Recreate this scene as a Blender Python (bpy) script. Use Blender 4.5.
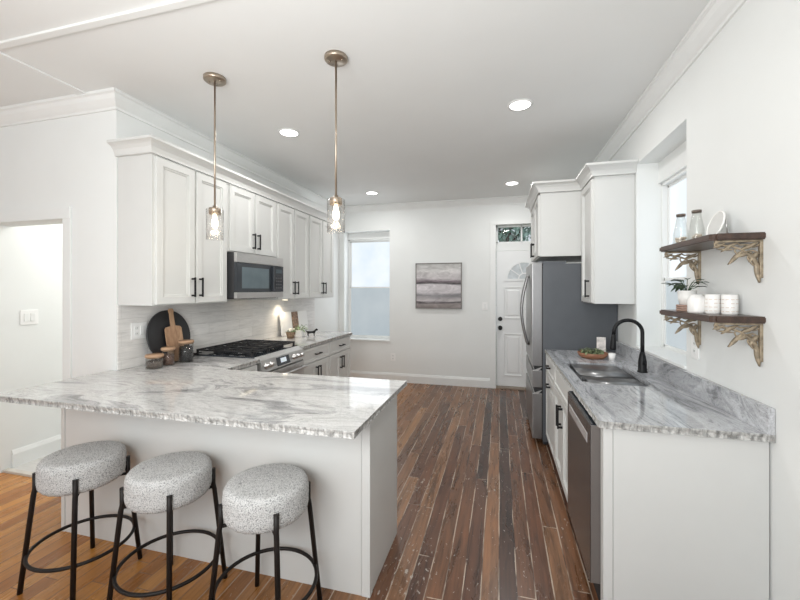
import bpy, bmesh, math, random
from mathutils import Vector, Matrix, noise
random.seed(7)
PI = math.pi
S = bpy.context.scene
C = S.collection
for o in list(bpy.data.objects): bpy.data.objects.remove(o)

# ------------------------------------------------------------------ camera
cam = bpy.data.cameras.new('camera'); camo = bpy.data.objects.new('camera', cam); C.objects.link(camo)
cam.sensor_width = 36; cam.lens = 380.7 * 36 / 800; cam.clip_start = 0.05
cam.shift_y = -(300 - 289.4) / 800
camo.location = (0, 0, 1.483); camo.rotation_euler = (PI / 2, 0, 0.257)
S.camera = camo
# ------------------------------------------------------------------ world, lights, exposure
S.view_settings.view_transform = 'Standard'; S.view_settings.look = 'None'
S.view_settings.gamma = 1; S.view_settings.use_curve_mapping = False
S.view_settings.exposure = -0.06
w = bpy.data.worlds.new('sky'); S.world = w; w.use_nodes = True
w.node_tree.nodes['Background'].inputs[0].default_value = (0.86, 0.92, 1.0, 1)
w.node_tree.nodes['Background'].inputs[1].default_value = 1.0

def area(name, loc, target, sx, sy, power, col=(1, 1, 1), parent=None, spread=None):
    l = bpy.data.lights.new(name, 'AREA'); l.shape = 'RECTANGLE'; l.size = sx; l.size_y = sy
    l.energy = power; l.color = col
    if spread: l.spread = spread
    o = bpy.data.objects.new(name, l); C.objects.link(o); o.location = loc
    o.rotation_euler = (Vector(target) - Vector(loc)).to_track_quat('-Z', 'Y').to_euler()
    return o
area('rear_fill_light', (-1.6, -3.3, 1.55), (-1.3, 3, 2.1), 5.2, 2.2, 36, (0.985, 1.0, 0.99))  # added soft fill at the open rear; no window is built there
area('left_fill_light', (-4.7, -0.6, 1.6), (0, 1.4, 1.2), 2.6, 1.9, 14, (1.0, 0.99, 0.96))  # added side fill; the left wall has no window
area('hall_fill_light', (-3.4, 3.4, 2.6), (-3.6, 3.0, 0), 0.7, 1.2, 31, (1, 0.98, 0.935))  # added fill that brightens the hall, without any fixture
area('ceiling_bounce_fill', (-0.8, -0.25, 1.70), (-0.65, 1.75, 2.86), 1.3, 1.3, 66, (0.985, 1.0, 0.99))  # added upward fill behind the camera, brightens the ceiling
area('back_window_daylight', (-2.11, 6.04, 1.6), (-1.9, 3.0, 1.7), 0.72, 1.6, 4, (0.93, 0.97, 1.0))
area('side_window_daylight', (1.19, 2.95, 1.75), (-1.0, 2.9, 1.9), 0.75, 1.2, 0.5, (0.93, 0.97, 1.0))
CAN_POWER = 8.5

# ------------------------------------------------------------------ materials
def nmat(name):
    m = bpy.data.materials.new(name); m.use_nodes = True
    nt = m.node_tree; return m, nt, nt.nodes['Principled BSDF']
def setp(b, **k):
    for a, v in k.items(): b.inputs[a.replace('_', ' ')].default_value = v
def nd(nt, t, **k):
    n = nt.nodes.new(t)
    for a, v in k.items(): setattr(n, a, v)
    return n
def math_n(nt, op, a, b=None, c=None):
    n = nd(nt, 'ShaderNodeMath', operation=op)
    for i, v in enumerate((a, b, c)):
        if v is None: continue
        if hasattr(v, 'links'): nt.links.new(v, n.inputs[i])
        else: n.inputs[i].default_value = v
    return n.outputs[0]
def ramp(nt, fac, stops, interp='LINEAR'):
    n = nd(nt, 'ShaderNodeValToRGB'); n.color_ramp.interpolation = interp
    el = n.color_ramp.elements
    while len(el) < len(stops): el.new(0.5)
    for e, (p, c) in zip(el, stops): e.position = p; e.color = (c[0], c[1], c[2], 1)
    nt.links.new(fac, n.inputs[0]); return n.outputs[0]
def mixc(nt, fac, a, b, mode='MIX'):
    n = nd(nt, 'ShaderNodeMix', data_type='RGBA', blend_type=mode)
    for i, v in ((0, fac), (6, a), (7, b)):
        if hasattr(v, 'links'): nt.links.new(v, n.inputs[i])
        elif i == 0: n.inputs[0].default_value = v
        else: n.inputs[i].default_value = (v[0], v[1], v[2], 1)
    return n.outputs[2]
def coords(nt, scale=(1, 1, 1), rot=(0, 0, 0), kind='Object'):
    tc = nd(nt, 'ShaderNodeTexCoord'); mp = nd(nt, 'ShaderNodeMapping')
    mp.inputs['Scale'].default_value = scale; mp.inputs['Rotation'].default_value = rot
    nt.links.new(tc.outputs[kind], mp.inputs[0]); return mp.outputs[0]
def noise_n(nt, vec, scale, detail=4, rough=0.5, dist=0.0, out='Fac'):
    n = nd(nt, 'ShaderNodeTexNoise'); nt.links.new(vec, n.inputs['Vector'])
    n.inputs['Scale'].default_value = scale; n.inputs['Detail'].default_value = detail
    n.inputs['Roughness'].default_value = rough; n.inputs['Distortion'].default_value = dist
    return n.outputs[out]
def bump(nt, b, h, strength=0.2, dist=0.01):
    n = nd(nt, 'ShaderNodeBump'); n.inputs['Strength'].default_value = strength; n.inputs['Distance'].default_value = dist
    nt.links.new(h, n.inputs['Height']); nt.links.new(n.outputs[0], b.inputs['Normal'])

def plain(name, col, rough=0.5, metal=0.0, var=0.03, scale=8, bmp=0.0, stretch=(1, 1, 1), **k):
    m, nt, b = nmat(name); v = coords(nt, stretch)
    f = noise_n(nt, v, scale, 3)
    lo = tuple(max(0, c * (1 - var)) for c in col); hi = tuple(min(1, c * (1 + var)) for c in col)
    nt.links.new(ramp(nt, f, [(0.3, lo), (0.7, hi)]), b.inputs['Base Color'])
    setp(b, Roughness=rough, Metallic=metal, **k)
    if bmp: bump(nt, b, f, bmp, 0.002)
    return m
wallm = plain('wall_paint', (0.785, 0.80, 0.79), 0.62, var=0.012, scale=3)
ceilm = plain('ceiling_paint', (0.79, 0.80, 0.795), 0.75, var=0.015, scale=2)
trimm = plain('trim_paint', (0.80, 0.81, 0.80), 0.4, var=0.01)
cabm = plain('cabinet_paint', (0.645, 0.648, 0.632), 0.38, var=0.01)
doorm = plain('door_paint', (0.83, 0.84, 0.84), 0.35, var=0.01)
blackm = plain('black_metal', (0.010, 0.010, 0.011), 0.42, 0.0, var=0.1, Specular_IOR_Level=0.25)
legm = plain('dark_bronze_metal', (0.014, 0.011, 0.010), 0.45, 0.0, var=0.15, Specular_IOR_Level=0.25)
darkm = plain('dark_recess', (0.02, 0.02, 0.022), 0.7)
steel = plain('brushed_steel', (0.56, 0.55, 0.54), 0.3, 0.9, var=0.06, scale=30, stretch=(1, 1, 12))
fsteel = plain('fridge_steel', (0.27, 0.265, 0.265), 0.30, 0.9, var=0.05, scale=30, stretch=(12, 12, 1))
fside = plain('fridge_side_grey', (0.10, 0.108, 0.12), 0.45, 0.2, var=0.04)
dwm = plain('dishwasher_steel', (0.15, 0.135, 0.13), 0.22, 0.75, var=0.06, scale=30, stretch=(1, 1, 12))
sinkm = plain('sink_steel', (0.24, 0.24, 0.245), 0.30, 0.85, var=0.05)
nickel = plain('brushed_brass_nickel', (0.42, 0.35, 0.28), 0.32, 0.9, var=0.05)
blackglass = plain('black_glass', (0.03, 0.035, 0.042), 0.08, 0.0, var=0.02)
plate_m = plain('white_plastic', (0.86, 0.86, 0.85), 0.35, var=0.01)
cerm = plain('white_ceramic', (0.85, 0.84, 0.82), 0.35, var=0.02)
castm = plain('cast_iron', (0.022, 0.022, 0.024), 0.6, 0.2, var=0.2, scale=60, bmp=0.3)
soilm = plain('soil', (0.07, 0.05, 0.035), 0.9, var=0.4, scale=90)
leafm = plain('dark_green_leaf', (0.045, 0.085, 0.045), 0.45, var=0.4, scale=20)
sproutm = plain('sage_green_leaf', (0.22, 0.30, 0.16), 0.6, var=0.35, scale=40)
hallfloor = None

def emit(name, col, strength):
    m, nt, b = nmat(name); setp(b, Base_Color=(0.8, 0.8, 0.8, 1), Emission_Color=(*col, 1), Emission_Strength=strength, Roughness=0.3)
    return m
canm = emit('can_diffuser', (1, 0.99, 0.97), 7)
bulbm = emit('warm_bulb', (1, 0.86, 0.66), 9)
displaym = emit('blue_display', (0.35, 0.55, 0.75), 0.35)
def pane_mat(name, c1, c2, s):   # daylight glowing through frosted glass
    m, nt, b = nmat(name); v = coords(nt, (1, 1, 1)); f = noise_n(nt, v, 2.2, 3)
    col = ramp(nt, f, [(0.3, c1), (0.7, c2)]); nt.links.new(col, b.inputs['Emission Color'])
    setp(b, Emission_Strength=s, Roughness=0.25, Base_Color=(0.10, 0.11, 0.12, 1)); return m
frost_hi = pane_mat('frosted_pane_bright', (0.72, 0.81, 0.88), (0.88, 0.92, 0.95), 1.02)
frost_lo = pane_mat('frosted_pane_blue', (0.44, 0.51, 0.55), (0.53, 0.59, 0.62), 0.85)

def glass_mat(name, tint=(1, 1, 1), alpha=0.12, rough=0.02):
    m, nt, b = nmat(name)
    tr = nd(nt, 'ShaderNodeBsdfTransparent'); tr.inputs[0].default_value = (*tint, 1)
    gl = nd(nt, 'ShaderNodeBsdfGlossy'); gl.inputs['Roughness'].default_value = rough
    lw = nd(nt, 'ShaderNodeLayerWeight'); lw.inputs[0].default_value = 0.35
    f = math_n(nt, 'MULTIPLY_ADD', math_n(nt, 'POWER', lw.outputs['Facing'], 2.0), 0.40, alpha)
    mx = nd(nt, 'ShaderNodeMixShader'); nt.links.new(f, mx.inputs[0]); nt.links.new(tr.outputs[0], mx.inputs[1]); nt.links.new(gl.outputs[0], mx.inputs[2])
    nt.links.new(mx.outputs[0], nt.nodes['Material Output'].inputs[0]); nt.nodes.remove(b); return m
glassm = glass_mat('clear_glass', (0.96, 0.965, 0.96), 0.03)
ribglass = glass_mat('ribbed_glass', (0.99, 0.985, 0.98), 0.05, 0.15)

def wood(name, c1, c2, scale=14, stretch=(1, 8, 8), rough=0.5):
    m, nt, b = nmat(name); v = coords(nt, stretch)
    f = noise_n(nt, v, scale * 0.25, 5, 0.6, 0.6)
    nt.links.new(ramp(nt, f, [(0.3, c1), (0.7, c2)]), b.inputs['Base Color']); setp(b, Roughness=rough)
    bump(nt, b, f, 0.1, 0.002); return m
lidwood = wood('light_wood', (0.36, 0.215, 0.13), (0.50, 0.33, 0.21), stretch=(3, 3, 12))
boardwood = wood('acacia_wood', (0.30, 0.16, 0.09), (0.55, 0.36, 0.22), 30, stretch=(4, 4, 0.6))
shelfwood = wood('dark_walnut', (0.035, 0.021, 0.016), (0.085, 0.048, 0.034), 24, stretch=(8, 1, 8), rough=0.35)
traywood = wood('red_brown_wood', (0.22, 0.09, 0.05), (0.36, 0.17, 0.09), 20)
iron = plain('antique_bronze_paint', (0.30, 0.245, 0.175), 0.5, 0.35, var=0.45, scale=45, bmp=0.4)

def granite(name, along='X', tint=(1, 1, 1), shift=0.0):
    m, nt, b = nmat(name)
    sc = (0.9, 3.0, 1.2) if along == 'X' else (5.0, 0.85, 1.6)
    v = coords(nt, sc, (0, 0, 0.12 if along == 'X' else 0.16))
    warp = noise_n(nt, v, 0.9, 2, 0.5, 0.0, 'Color')
    vm = nd(nt, 'ShaderNodeVectorMath', operation='MULTIPLY_ADD'); nt.links.new(warp, vm.inputs[0])
    vm.inputs[1].default_value = (1.6, 1.9, 1.0) if along == 'X' else (1.5, 0.9, 0.8); nt.links.new(v, vm.inputs[2])
    f1 = noise_n(nt, vm.outputs[0], 1.9, 10, 0.62, 0.35)
    base = ramp(nt, f1, [(0.33 + shift, (0.20, 0.20, 0.21)), (0.41 + shift, (0.42, 0.42, 0.425)), (0.455 + shift, (0.82, 0.815, 0.805)), (0.49 + shift, (0.60, 0.595, 0.59)),
                         (0.53 + shift, (0.84, 0.835, 0.825)), (0.575 + shift, (0.50, 0.495, 0.49)), (0.61 + shift, (0.80, 0.795, 0.785)), (0.72 + shift, (0.36, 0.35, 0.345))])
    f2 = noise_n(nt, vm.outputs[0], 7.5, 7, 0.7, 0.8)
    base = mixc(nt, 0.38 if along == 'X' else 0.5, base, ramp(nt, f2, [(0.38, (0.26, 0.255, 0.25)), (0.5, (0.84, 0.835, 0.825)), (0.62, (0.56, 0.55, 0.54))]))
    v2 = coords(nt, (1, 1, 1)); sp = noise_n(nt, v2, 150, 2, 0.6)
    base = mixc(nt, 0.5, base, ramp(nt, sp, [(0.36, (0.6, 0.59, 0.58)), (0.47, (1, 1, 1))]), 'MULTIPLY')
    base = mixc(nt, 1.0, base, tint, 'MULTIPLY')
    nt.links.new(base, b.inputs['Base Color']); setp(b, Roughness=0.06, Specular_IOR_Level=0.6); return m
gran_x = granite('granite_flow_x', 'X', (0.88, 0.88, 0.88), 0.02); gran_y = granite('granite_flow_y', 'Y', (0.74, 0.76, 0.80), 0.05)
def edge_gran(name, k=1.0):
    m, nt, b = nmat(name); v = coords(nt, (1, 1, 0.25))
    f = noise_n(nt, v, 62, 5, 0.65, 0.5)
    nt.links.new(ramp(nt, f, [(0.30, (0.16 * k, 0.16 * k, 0.155 * k)), (0.46, (0.42 * k, 0.415 * k, 0.40 * k)), (0.62, (0.74 * k, 0.73 * k, 0.71 * k))]), b.inputs['Base Color'])
    setp(b, Roughness=0.55); bump(nt, b, f, 0.7, 0.006); return m
gran_edge = edge_gran('granite_chiselled_edge', 0.8)

def floor_mat():
    m, nt, b = nmat('old_plank_floor')
    tc = nd(nt, 'ShaderNodeTexCoord'); sp = nd(nt, 'ShaderNodeSeparateXYZ'); nt.links.new(tc.outputs['Object'], sp.inputs[0])
    X, Y = sp.outputs[0], sp.outputs[1]; W = 0.087
    wob = noise_n(nt, coords(nt, (1, 1, 1)), 1.5, 2); Xw = math_n(nt, 'ADD', X, math_n(nt, 'MULTIPLY', wob, 0.012))
    xs = math_n(nt, 'DIVIDE', Xw, W); row = math_n(nt, 'FLOOR', xs); fx = math_n(nt, 'FRACT', xs)
    wn = nd(nt, 'ShaderNodeTexWhiteNoise', noise_dimensions='1D'); nt.links.new(row, wn.inputs['W'])
    ys = math_n(nt, 'ADD', math_n(nt, 'DIVIDE', Y, 2.1), math_n(nt, 'MULTIPLY', wn.outputs[0], 7.3))
    seg = math_n(nt, 'FLOOR', ys); fy = math_n(nt, 'FRACT', ys)
    cx = nd(nt, 'ShaderNodeCombineXYZ'); nt.links.new(row, cx.inputs[0]); nt.links.new(seg, cx.inputs[1])
    w2 = nd(nt, 'ShaderNodeTexWhiteNoise', noise_dimensions='2D'); nt.links.new(cx.outputs[0], w2.inputs['Vector'])
    r = w2.outputs[0]
    plank = ramp(nt, r, [(0.0, (0.050, 0.024, 0.016)), (0.22, (0.085, 0.038, 0.023)), (0.45, (0.118, 0.052, 0.028)), (0.72, (0.160, 0.075, 0.038)), (1.0, (0.23, 0.118, 0.060))])
    # per-plank grain, offset so neighbours differ
    off = nd(nt, 'ShaderNodeCombineXYZ'); nt.links.new(math_n(nt, 'MULTIPLY_ADD', r, 13.0, X), off.inputs[0]); nt.links.new(math_n(nt, 'MULTIPLY', Y, 0.06), off.inputs[1])
    gr = noise_n(nt, off.outputs[0], 42, 6, 0.62, 0.6)
    plank = mixc(nt, 0.85, plank, ramp(nt, gr, [(0.32, (0.42, 0.40, 0.39)), (0.48, (1, 1, 1)), (0.66, (1.4, 1.36, 1.3))]), 'MULTIPLY')
    off2 = nd(nt, 'ShaderNodeCombineXYZ'); nt.links.new(math_n(nt, 'MULTIPLY_ADD', r, 9.0, X), off2.inputs[0]); nt.links.new(math_n(nt, 'MULTIPLY', Y, 0.16), off2.inputs[1])
    st = noise_n(nt, off2.outputs[0], 9, 5, 0.6, 0.8)
    stain = ramp(nt, st, [(0.30, (0.50, 0.50, 0.53)), (0.5, (1, 1, 1)), (0.70, (1.25, 1.15, 1.05))])
    plank = mixc(nt, 0.9, plank, stain, 'MULTIPLY')
    # honey coloured boards of the next room
    honey = ramp(nt, r, [(0.0, (0.37, 0.14, 0.028)), (0.5, (0.48, 0.20, 0.042)), (1.0, (0.58, 0.27, 0.065))])
    honey = mixc(nt, 0.6, honey, ramp(nt, gr, [(0.3, (0.55, 0.5, 0.45)), (0.55, (1, 1, 1)), (0.75, (1.2, 1.15, 1.1))]), 'MULTIPLY')
    rx = math_n(nt, 'MULTIPLY', row, W)
    hm = nd(nt, 'ShaderNodeMapRange'); nt.links.new(rx, hm.inputs[0]); hm.inputs[1].default_value = -0.55; hm.inputs[2].default_value = -2.3
    hmask = hm.outputs[0]
    col = mixc(nt, hmask, plank, honey)
    # gaps
    ed = math_n(nt, 'MINIMUM', fx, math_n(nt, 'SUBTRACT', 1.0, fx))
    edy = math_n(nt, 'MULTIPLY', math_n(nt, 'MINIMUM', fy, math_n(nt, 'SUBTRACT', 1.0, fy)), 2.1 / W)
    e = math_n(nt, 'MINIMUM', ed, edy)
    gn = noise_n(nt, coords(nt, (9, 1.1, 1)), 2.3, 3, 0.6)
    wide = math_n(nt, 'MULTIPLY_ADD', gn, 0.055, 0.004)
    gap = math_n(nt, 'LESS_THAN', e, wide)
    filler = ramp(nt, gn, [(0.40, (0.03, 0.018, 0.014)), (0.52, (0.55, 0.45, 0.36))])
    notH = math_n(nt, 'SUBTRACT', 1.0, hmask)
    fillc = mixc(nt, hmask, filler, (0.12, 0.04, 0.015))
    col = mixc(nt, math_n(nt, 'MULTIPLY', gap, 0.8), col, fillc)
    # flaked old paint and dark knots
    fl = noise_n(nt, coords(nt, (1, 0.45, 1)), 60, 4, 0.6, 0.5)
    big = noise_n(nt, coords(nt, (1, 0.5, 1)), 2.6, 2)
    flm = math_n(nt, 'MULTIPLY', math_n(nt, 'GREATER_THAN', math_n(nt, 'MULTIPLY_ADD', big, 0.40, fl), 0.875), notH)
    col = mixc(nt, math_n(nt, 'MULTIPLY', flm, 0.75), col, (0.50, 0.45, 0.40))
    kn = math_n(nt, 'LESS_THAN', math_n(nt, 'MULTIPLY_ADD', big, -0.12, fl), 0.205)
    col = mixc(nt, math_n(nt, 'MULTIPLY', math_n(nt, 'MULTIPLY', kn, notH), 0.7), col, (0.025, 0.016, 0.012))
    nt.links.new(col, b.inputs['Base Color'])
    rr = math_n(nt, 'MULTIPLY_ADD', st, 0.3, 0.14); nt.links.new(rr, b.inputs['Roughness'])
    hh = math_n(nt, 'SUBTRACT', math_n(nt, 'MULTIPLY', gr, 0.25), math_n(nt, 'MULTIPLY', gap, 0.6))
    bump(nt, b, hh, 0.25, 0.003); setp(b, Specular_IOR_Level=0.5); return m
floorm = floor_mat()

def tile_mat(name, tw, th, c1, c2, mortar, axes='YZ', msize=0.002, rough=0.3):
    m, nt, b = nmat(name)
    tc = nd(nt, 'ShaderNodeTexCoord'); sp = nd(nt, 'ShaderNodeSeparateXYZ'); nt.links.new(tc.outputs['Object'], sp.inputs[0])
    cx = nd(nt, 'ShaderNodeCombineXYZ'); ix = {'X': 0, 'Y': 1, 'Z': 2}
    nt.links.new(sp.outputs[ix[axes[0]]], cx.inputs[0]); nt.links.new(sp.outputs[ix[axes[1]]], cx.inputs[1])
    br = nd(nt, 'ShaderNodeTexBrick'); nt.links.new(cx.outputs[0], br.inputs['Vector'])
    br.inputs['Scale'].default_value = 1; br.inputs['Brick Width'].default_value = tw; br.inputs['Row Height'].default_value = th
    br.inputs['Mortar Size'].default_value = msize; br.inputs['Mortar Smooth'].default_value = 0.1
    br.inputs['Color1'].default_value = (*c1, 1); br.inputs['Color2'].default_value = (*c2, 1); br.inputs['Mortar'].default_value = (*mortar, 1)
    v = nd(nt, 'ShaderNodeMapping'); v.inputs['Scale'].default_value = (1.3, 9, 1); nt.links.new(cx.outputs[0], v.inputs[0])
    f = noise_n(nt, v.outputs[0], 4, 6, 0.65, 0.8)
    col = mixc(nt, 0.7, br.outputs[0], ramp(nt, f, [(0.3, (0.80, 0.79, 0.78)), (0.52, (1, 1, 1)), (0.7, (1.12, 1.11, 1.1))]), 'MULTIPLY')
    nt.links.new(col, b.inputs['Base Color']); setp(b, Roughness=rough)
    bump(nt, b, br.outputs['Fac'], -0.15, 0.002); return m
splashm = tile_mat('linen_marble_tile', 0.42, 0.098, (0.70, 0.685, 0.665), (0.80, 0.785, 0.765), (0.62, 0.61, 0.59))
halltile = tile_mat('hall_floor_tile', 0.3, 0.3, (0.6, 0.59, 0.57), (0.66, 0.65, 0.63), (0.45, 0.44, 0.42), 'XY', 0.004)

def boucle_mat():
    m, nt, b = nmat('boucle_fabric'); v = coords(nt, (1, 1, 1))
    vo = nd(nt, 'ShaderNodeTexVoronoi'); nt.links.new(v, vo.inputs['Vector']); vo.inputs['Scale'].default_value = 260
    f = noise_n(nt, v, 290, 3, 0.7, 0.6)
    h = math_n(nt, 'SUBTRACT', f, math_n(nt, 'MULTIPLY', vo.outputs['Distance'], 0.6))
    nt.links.new(ramp(nt, h, [(0.0, (0.20, 0.20, 0.205)), (0.12, (0.54, 0.54, 0.535)), (0.27, (0.74, 0.735, 0.725))]), b.inputs['Base Color'])
    setp(b, Roughness=0.95); bump(nt, b, h, 1.0, 0.004); return m
bouclem = boucle_mat()

def painting_mat():
    m, nt, b = nmat('seascape_canvas'); v = coords(nt, (1.1, 1, 7))
    f = noise_n(nt, v, 2.0, 7, 0.6, 0.5)
    tc = nd(nt, 'ShaderNodeTexCoord'); sp = nd(nt, 'ShaderNodeSeparateXYZ'); nt.links.new(tc.outputs['Object'], sp.inputs[0])
    z = math_n(nt, 'MULTIPLY_ADD', sp.outputs[2], 1.41, math_n(nt, 'MULTIPLY_ADD', f, 0.16, -0.08))
    g = ramp(nt, z, [(0.0, (0.16, 0.13, 0.125)), (0.10, (0.30, 0.27, 0.26)), (0.135, (0.06, 0.05, 0.055)), (0.17, (0.55, 0.51, 0.52)), (0.30, (0.24, 0.235, 0.245)),
                     (0.36, (0.58, 0.55, 0.57)), (0.52, (0.66, 0.63, 0.65)), (0.56, (0.035, 0.03, 0.033)), (0.60, (0.22, 0.18, 0.20)), (0.66, (0.55, 0.52, 0.53)), (0.85, (0.64, 0.63, 0.62)), (1.0, (0.44, 0.44, 0.43))])
    f3 = noise_n(nt, coords(nt, (1.6, 1, 4)), 3.0, 6, 0.65, 1.0)
    g = mixc(nt, 0.6, g, ramp(nt, f3, [(0.32, (0.5, 0.48, 0.49)), (0.5, (0.95, 0.95, 0.95)), (0.65, (1.35, 1.33, 1.34))]), 'MULTIPLY')
    nt.links.new(g, b.inputs['Base Color']); setp(b, Roughness=0.6); return m
paintm = painting_mat()

# ------------------------------------------------------------------ mesh helpers
def bx(bm, x0, y0, z0, x1, y1, z1, bev=0.0):
    n0 = bmesh.new()
    bmesh.ops.create_cube(n0, size=1, matrix=Matrix.Translation(((x0 + x1) / 2, (y0 + y1) / 2, (z0 + z1) / 2)) @ Matrix.Diagonal((abs(x1 - x0), abs(y1 - y0), abs(z1 - z0), 1)))
    if bev: bmesh.ops.bevel(n0, geom=n0.edges[:], offset=bev, segments=2, affect='EDGES', profile=0.7)
    merge(bm, n0); return bm
def merge(bm, n0, mat=None):
    if mat is not None: bmesh.ops.transform(n0, matrix=mat, verts=n0.verts)
    mm = {v: bm.verts.new(v.co) for v in n0.verts}
    for f in n0.faces:
        try:
            nf = bm.faces.new([mm[v] for v in f.verts]); nf.smooth = f.smooth; nf.material_index = f.material_index
        except ValueError: pass
    n0.free()
def lathe(bm, prof, seg=32, loc=(0, 0, 0), mat=None, smooth=True, rib=0):
    n0 = bmesh.new(); rings = []
    for r, z in prof:
        if r <= 1e-5: rings.append([n0.verts.new((0, 0, z))])
        else:
            rings.append([n0.verts.new(((r + (rib if i % 2 else 0)) * math.cos(2 * PI * i / seg), (r + (rib if i % 2 else 0)) * math.sin(2 * PI * i / seg), z)) for i in range(seg)])
    for a, b in zip(rings, rings[1:]):
        if len(a) == 1 and len(b) == 1: continue
        for i in range(seg):
            j = (i + 1) % seg
            vs = [a[0], b[i], b[j]] if len(a) == 1 else ([a[i], a[j], b[0]] if len(b) == 1 else [a[i], a[j], b[j], b[i]])
            f = n0.faces.new(vs); f.smooth = smooth
    bmesh.ops.recalc_face_normals(n0, faces=n0.faces)
    T = Matrix.Translation(loc)
    merge(bm, n0, T @ mat if mat is not None else T); return bm
def cyl(bm, r, z0, z1, loc=(0, 0, 0), seg=24, mat=None, bev=0.0):
    p = [(0, z0), (r - bev, z0), (r, z0 + bev), (r, z1 - bev), (r - bev, z1), (0, z1)] if bev else [(0, z0), (r, z0), (r, z1), (0, z1)]
    n0 = bmesh.new(); lathe(n0, p, seg, smooth=False)
    for f in n0.faces:
        if len(f.verts) == 4 and abs(f.normal.z) < 0.5: f.smooth = True
    T = Matrix.Translation(loc); merge(bm, n0, T @ mat if mat is not None else T); return bm
def tube(bm, pts, r, seg=10, closed=False):
    pts = [Vector(p) for p in pts]; n = len(pts); rings = []
    rs = r if isinstance(r, (list, tuple)) else [r] * n
    up = None
    for i, p in enumerate(pts):
        if closed: t = (pts[(i + 1) % n] - pts[i - 1]).normalized()
        else: t = (pts[min(i + 1, n - 1)] - pts[max(i - 1, 0)]).normalized()
        if up is None: up = Vector((0, 0, 1)) if abs(t.z) < 0.9 else Vector((1, 0, 0))
        a = up - t * up.dot(t); a.normalize(); up = a; b = t.cross(a)
        rings.append([bm.verts.new(p + (a * math.cos(2 * PI * k / seg) + b * math.sin(2 * PI * k / seg)) * rs[i]) for k in range(seg)])
    m = n if closed else n - 1
    for i in range(m):
        A, B = rings[i], rings[(i + 1) % n]
        for k in range(seg):
            f = bm.faces.new((A[k], A[(k + 1) % seg], B[(k + 1) % seg], B[k])); f.smooth = True
    if not closed:
        bm.faces.new(rings[0][::-1]); bm.faces.new(rings[-1])
    return bm
def poly(bm, pts, d):    # prism: pts (3d list) extruded by vector d
    a = [bm.verts.new(p) for p in pts]; b = [bm.verts.new(Vector(p) + Vector(d)) for p in pts]
    n = len(pts); bm.faces.new(a[::-1]); bm.faces.new(b)
    for i in range(n): bm.faces.new((a[i], a[(i + 1) % n], b[(i + 1) % n], b[i]))
def sweep(bm, path, prof, closed_ends=True):
    """path: xy points; prof: (offset to the LEFT of travel, z). Mitred corners."""
    P = [Vector(p) for p in path]; n = len(P); rows = []
    for i, p in enumerate(P):
        def nrm(a, b): t = (b - a).normalized(); return Vector((-t.y, t.x))
        if i == 0: m = nrm(P[0], P[1])
        elif i == n - 1: m = nrm(P[-2], P[-1])
        else:
            a, b = nrm(P[i - 1], p), nrm(p, P[i + 1]); m = (a + b) / (1 + a.dot(b))
        rows.append([bm.verts.new((p.x + m.x * o, p.y + m.y * o, z)) for o, z in prof])
    k = len(prof)
    for A, B in zip(rows, rows[1:]):
        for j in range(k):
            bm.faces.new((A[j], A[(j + 1) % k], B[(j + 1) % k], B[j]))
    if closed_ends: bm.faces.new(rows[0][::-1]); bm.faces.new(rows[-1])
    bmesh.ops.recalc_face_normals(bm, faces=bm.faces)
    return bm
def obj(name, bm, mat, parent=None, loc=None, rot=None, recalc=True):
    if recalc: bmesh.ops.recalc_face_normals(bm, faces=bm.faces)
    me = bpy.data.meshes.new(name); bm.to_mesh(me); bm.free()
    for m in (mat if isinstance(mat, (list, tuple)) else [mat]): me.materials.append(m)
    o = bpy.data.objects.new(name, me); C.objects.link(o)
    if parent is not None: o.parent = parent
    if loc is not None: o.location = loc
    if rot is not None: o.rotation_euler = rot
    return o
def B(): return bmesh.new()
def box(name, x0, y0, z0, x1, y1, z1, mat, parent=None, bev=0.0):
    return obj(name, bx(B(), x0, y0, z0, x1, y1, z1, bev), mat, parent)
def thing(name, label, cat, loc=(0, 0, 0), rotz=0, group=None):
    o = bpy.data.objects.new(name, None); o.empty_display_size = 0.05; C.objects.link(o)
    o.location = loc; o.rotation_euler = (0, 0, rotz); o['label'] = label; o['category'] = cat
    if group: o['group'] = group
    return o
def tag(o, label, cat, group=None, kind=None):
    o['label'] = label; o['category'] = cat
    if group: o['group'] = group
    if kind: o['kind'] = kind
    return o
def struct(o): o['kind'] = 'structure'; return o
def sbox(name, *a, bev=0.0, parent=None): 
    o = box(name, *a, parent, bev)
    return struct(o) if parent is None else o
def dup(root, loc, rotz=None, label=None):
    r = root.copy(); C.objects.link(r); r.location = loc
    if rotz is not None: r.rotation_euler = (0, 0, rotz)
    if label: r['label'] = label
    for ch in list(root.children):
        c = ch.copy(); C.objects.link(c); c.parent = r
        for g in ch.children:
            d = g.copy(); C.objects.link(d); d.parent = c
    return r

# ------------------------------------------------------------------ room shell
H = 2.847; XW = 1.04; XL = -2.60; YB = 5.89; YP = 2.075; RX0 = -5.0; RY0 = -3.6
sbox('floor', RX0, RY0, -0.12, XW + 0.35, YB + 0.35, 0, floorm)
sbox('ceiling', RX0, RY0, H, XW + 0.35, YB + 0.35, H + 0.12, ceilm)
# back wall with window and door openings
bm = B(); T = 0.28
WX0, WX1, WZ0, WZ1 = -2.505, -1.722, 0.665, 2.44
DX0, DX1, DZ = -0.06, 0.76, 2.45
for a in ((XL - 0.3, 0, WX0, H), (WX0, 0, WX1, WZ0), (WX0, WZ1, WX1, H), (WX1, 0, DX0, H), (DX0, DZ, DX1, H), (DX1, 0, XW + 0.35, H)):
    bx(bm, a[0], YB, a[1], a[2], YB + T, a[3])
struct(obj('wall_back', bm, wallm))
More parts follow.
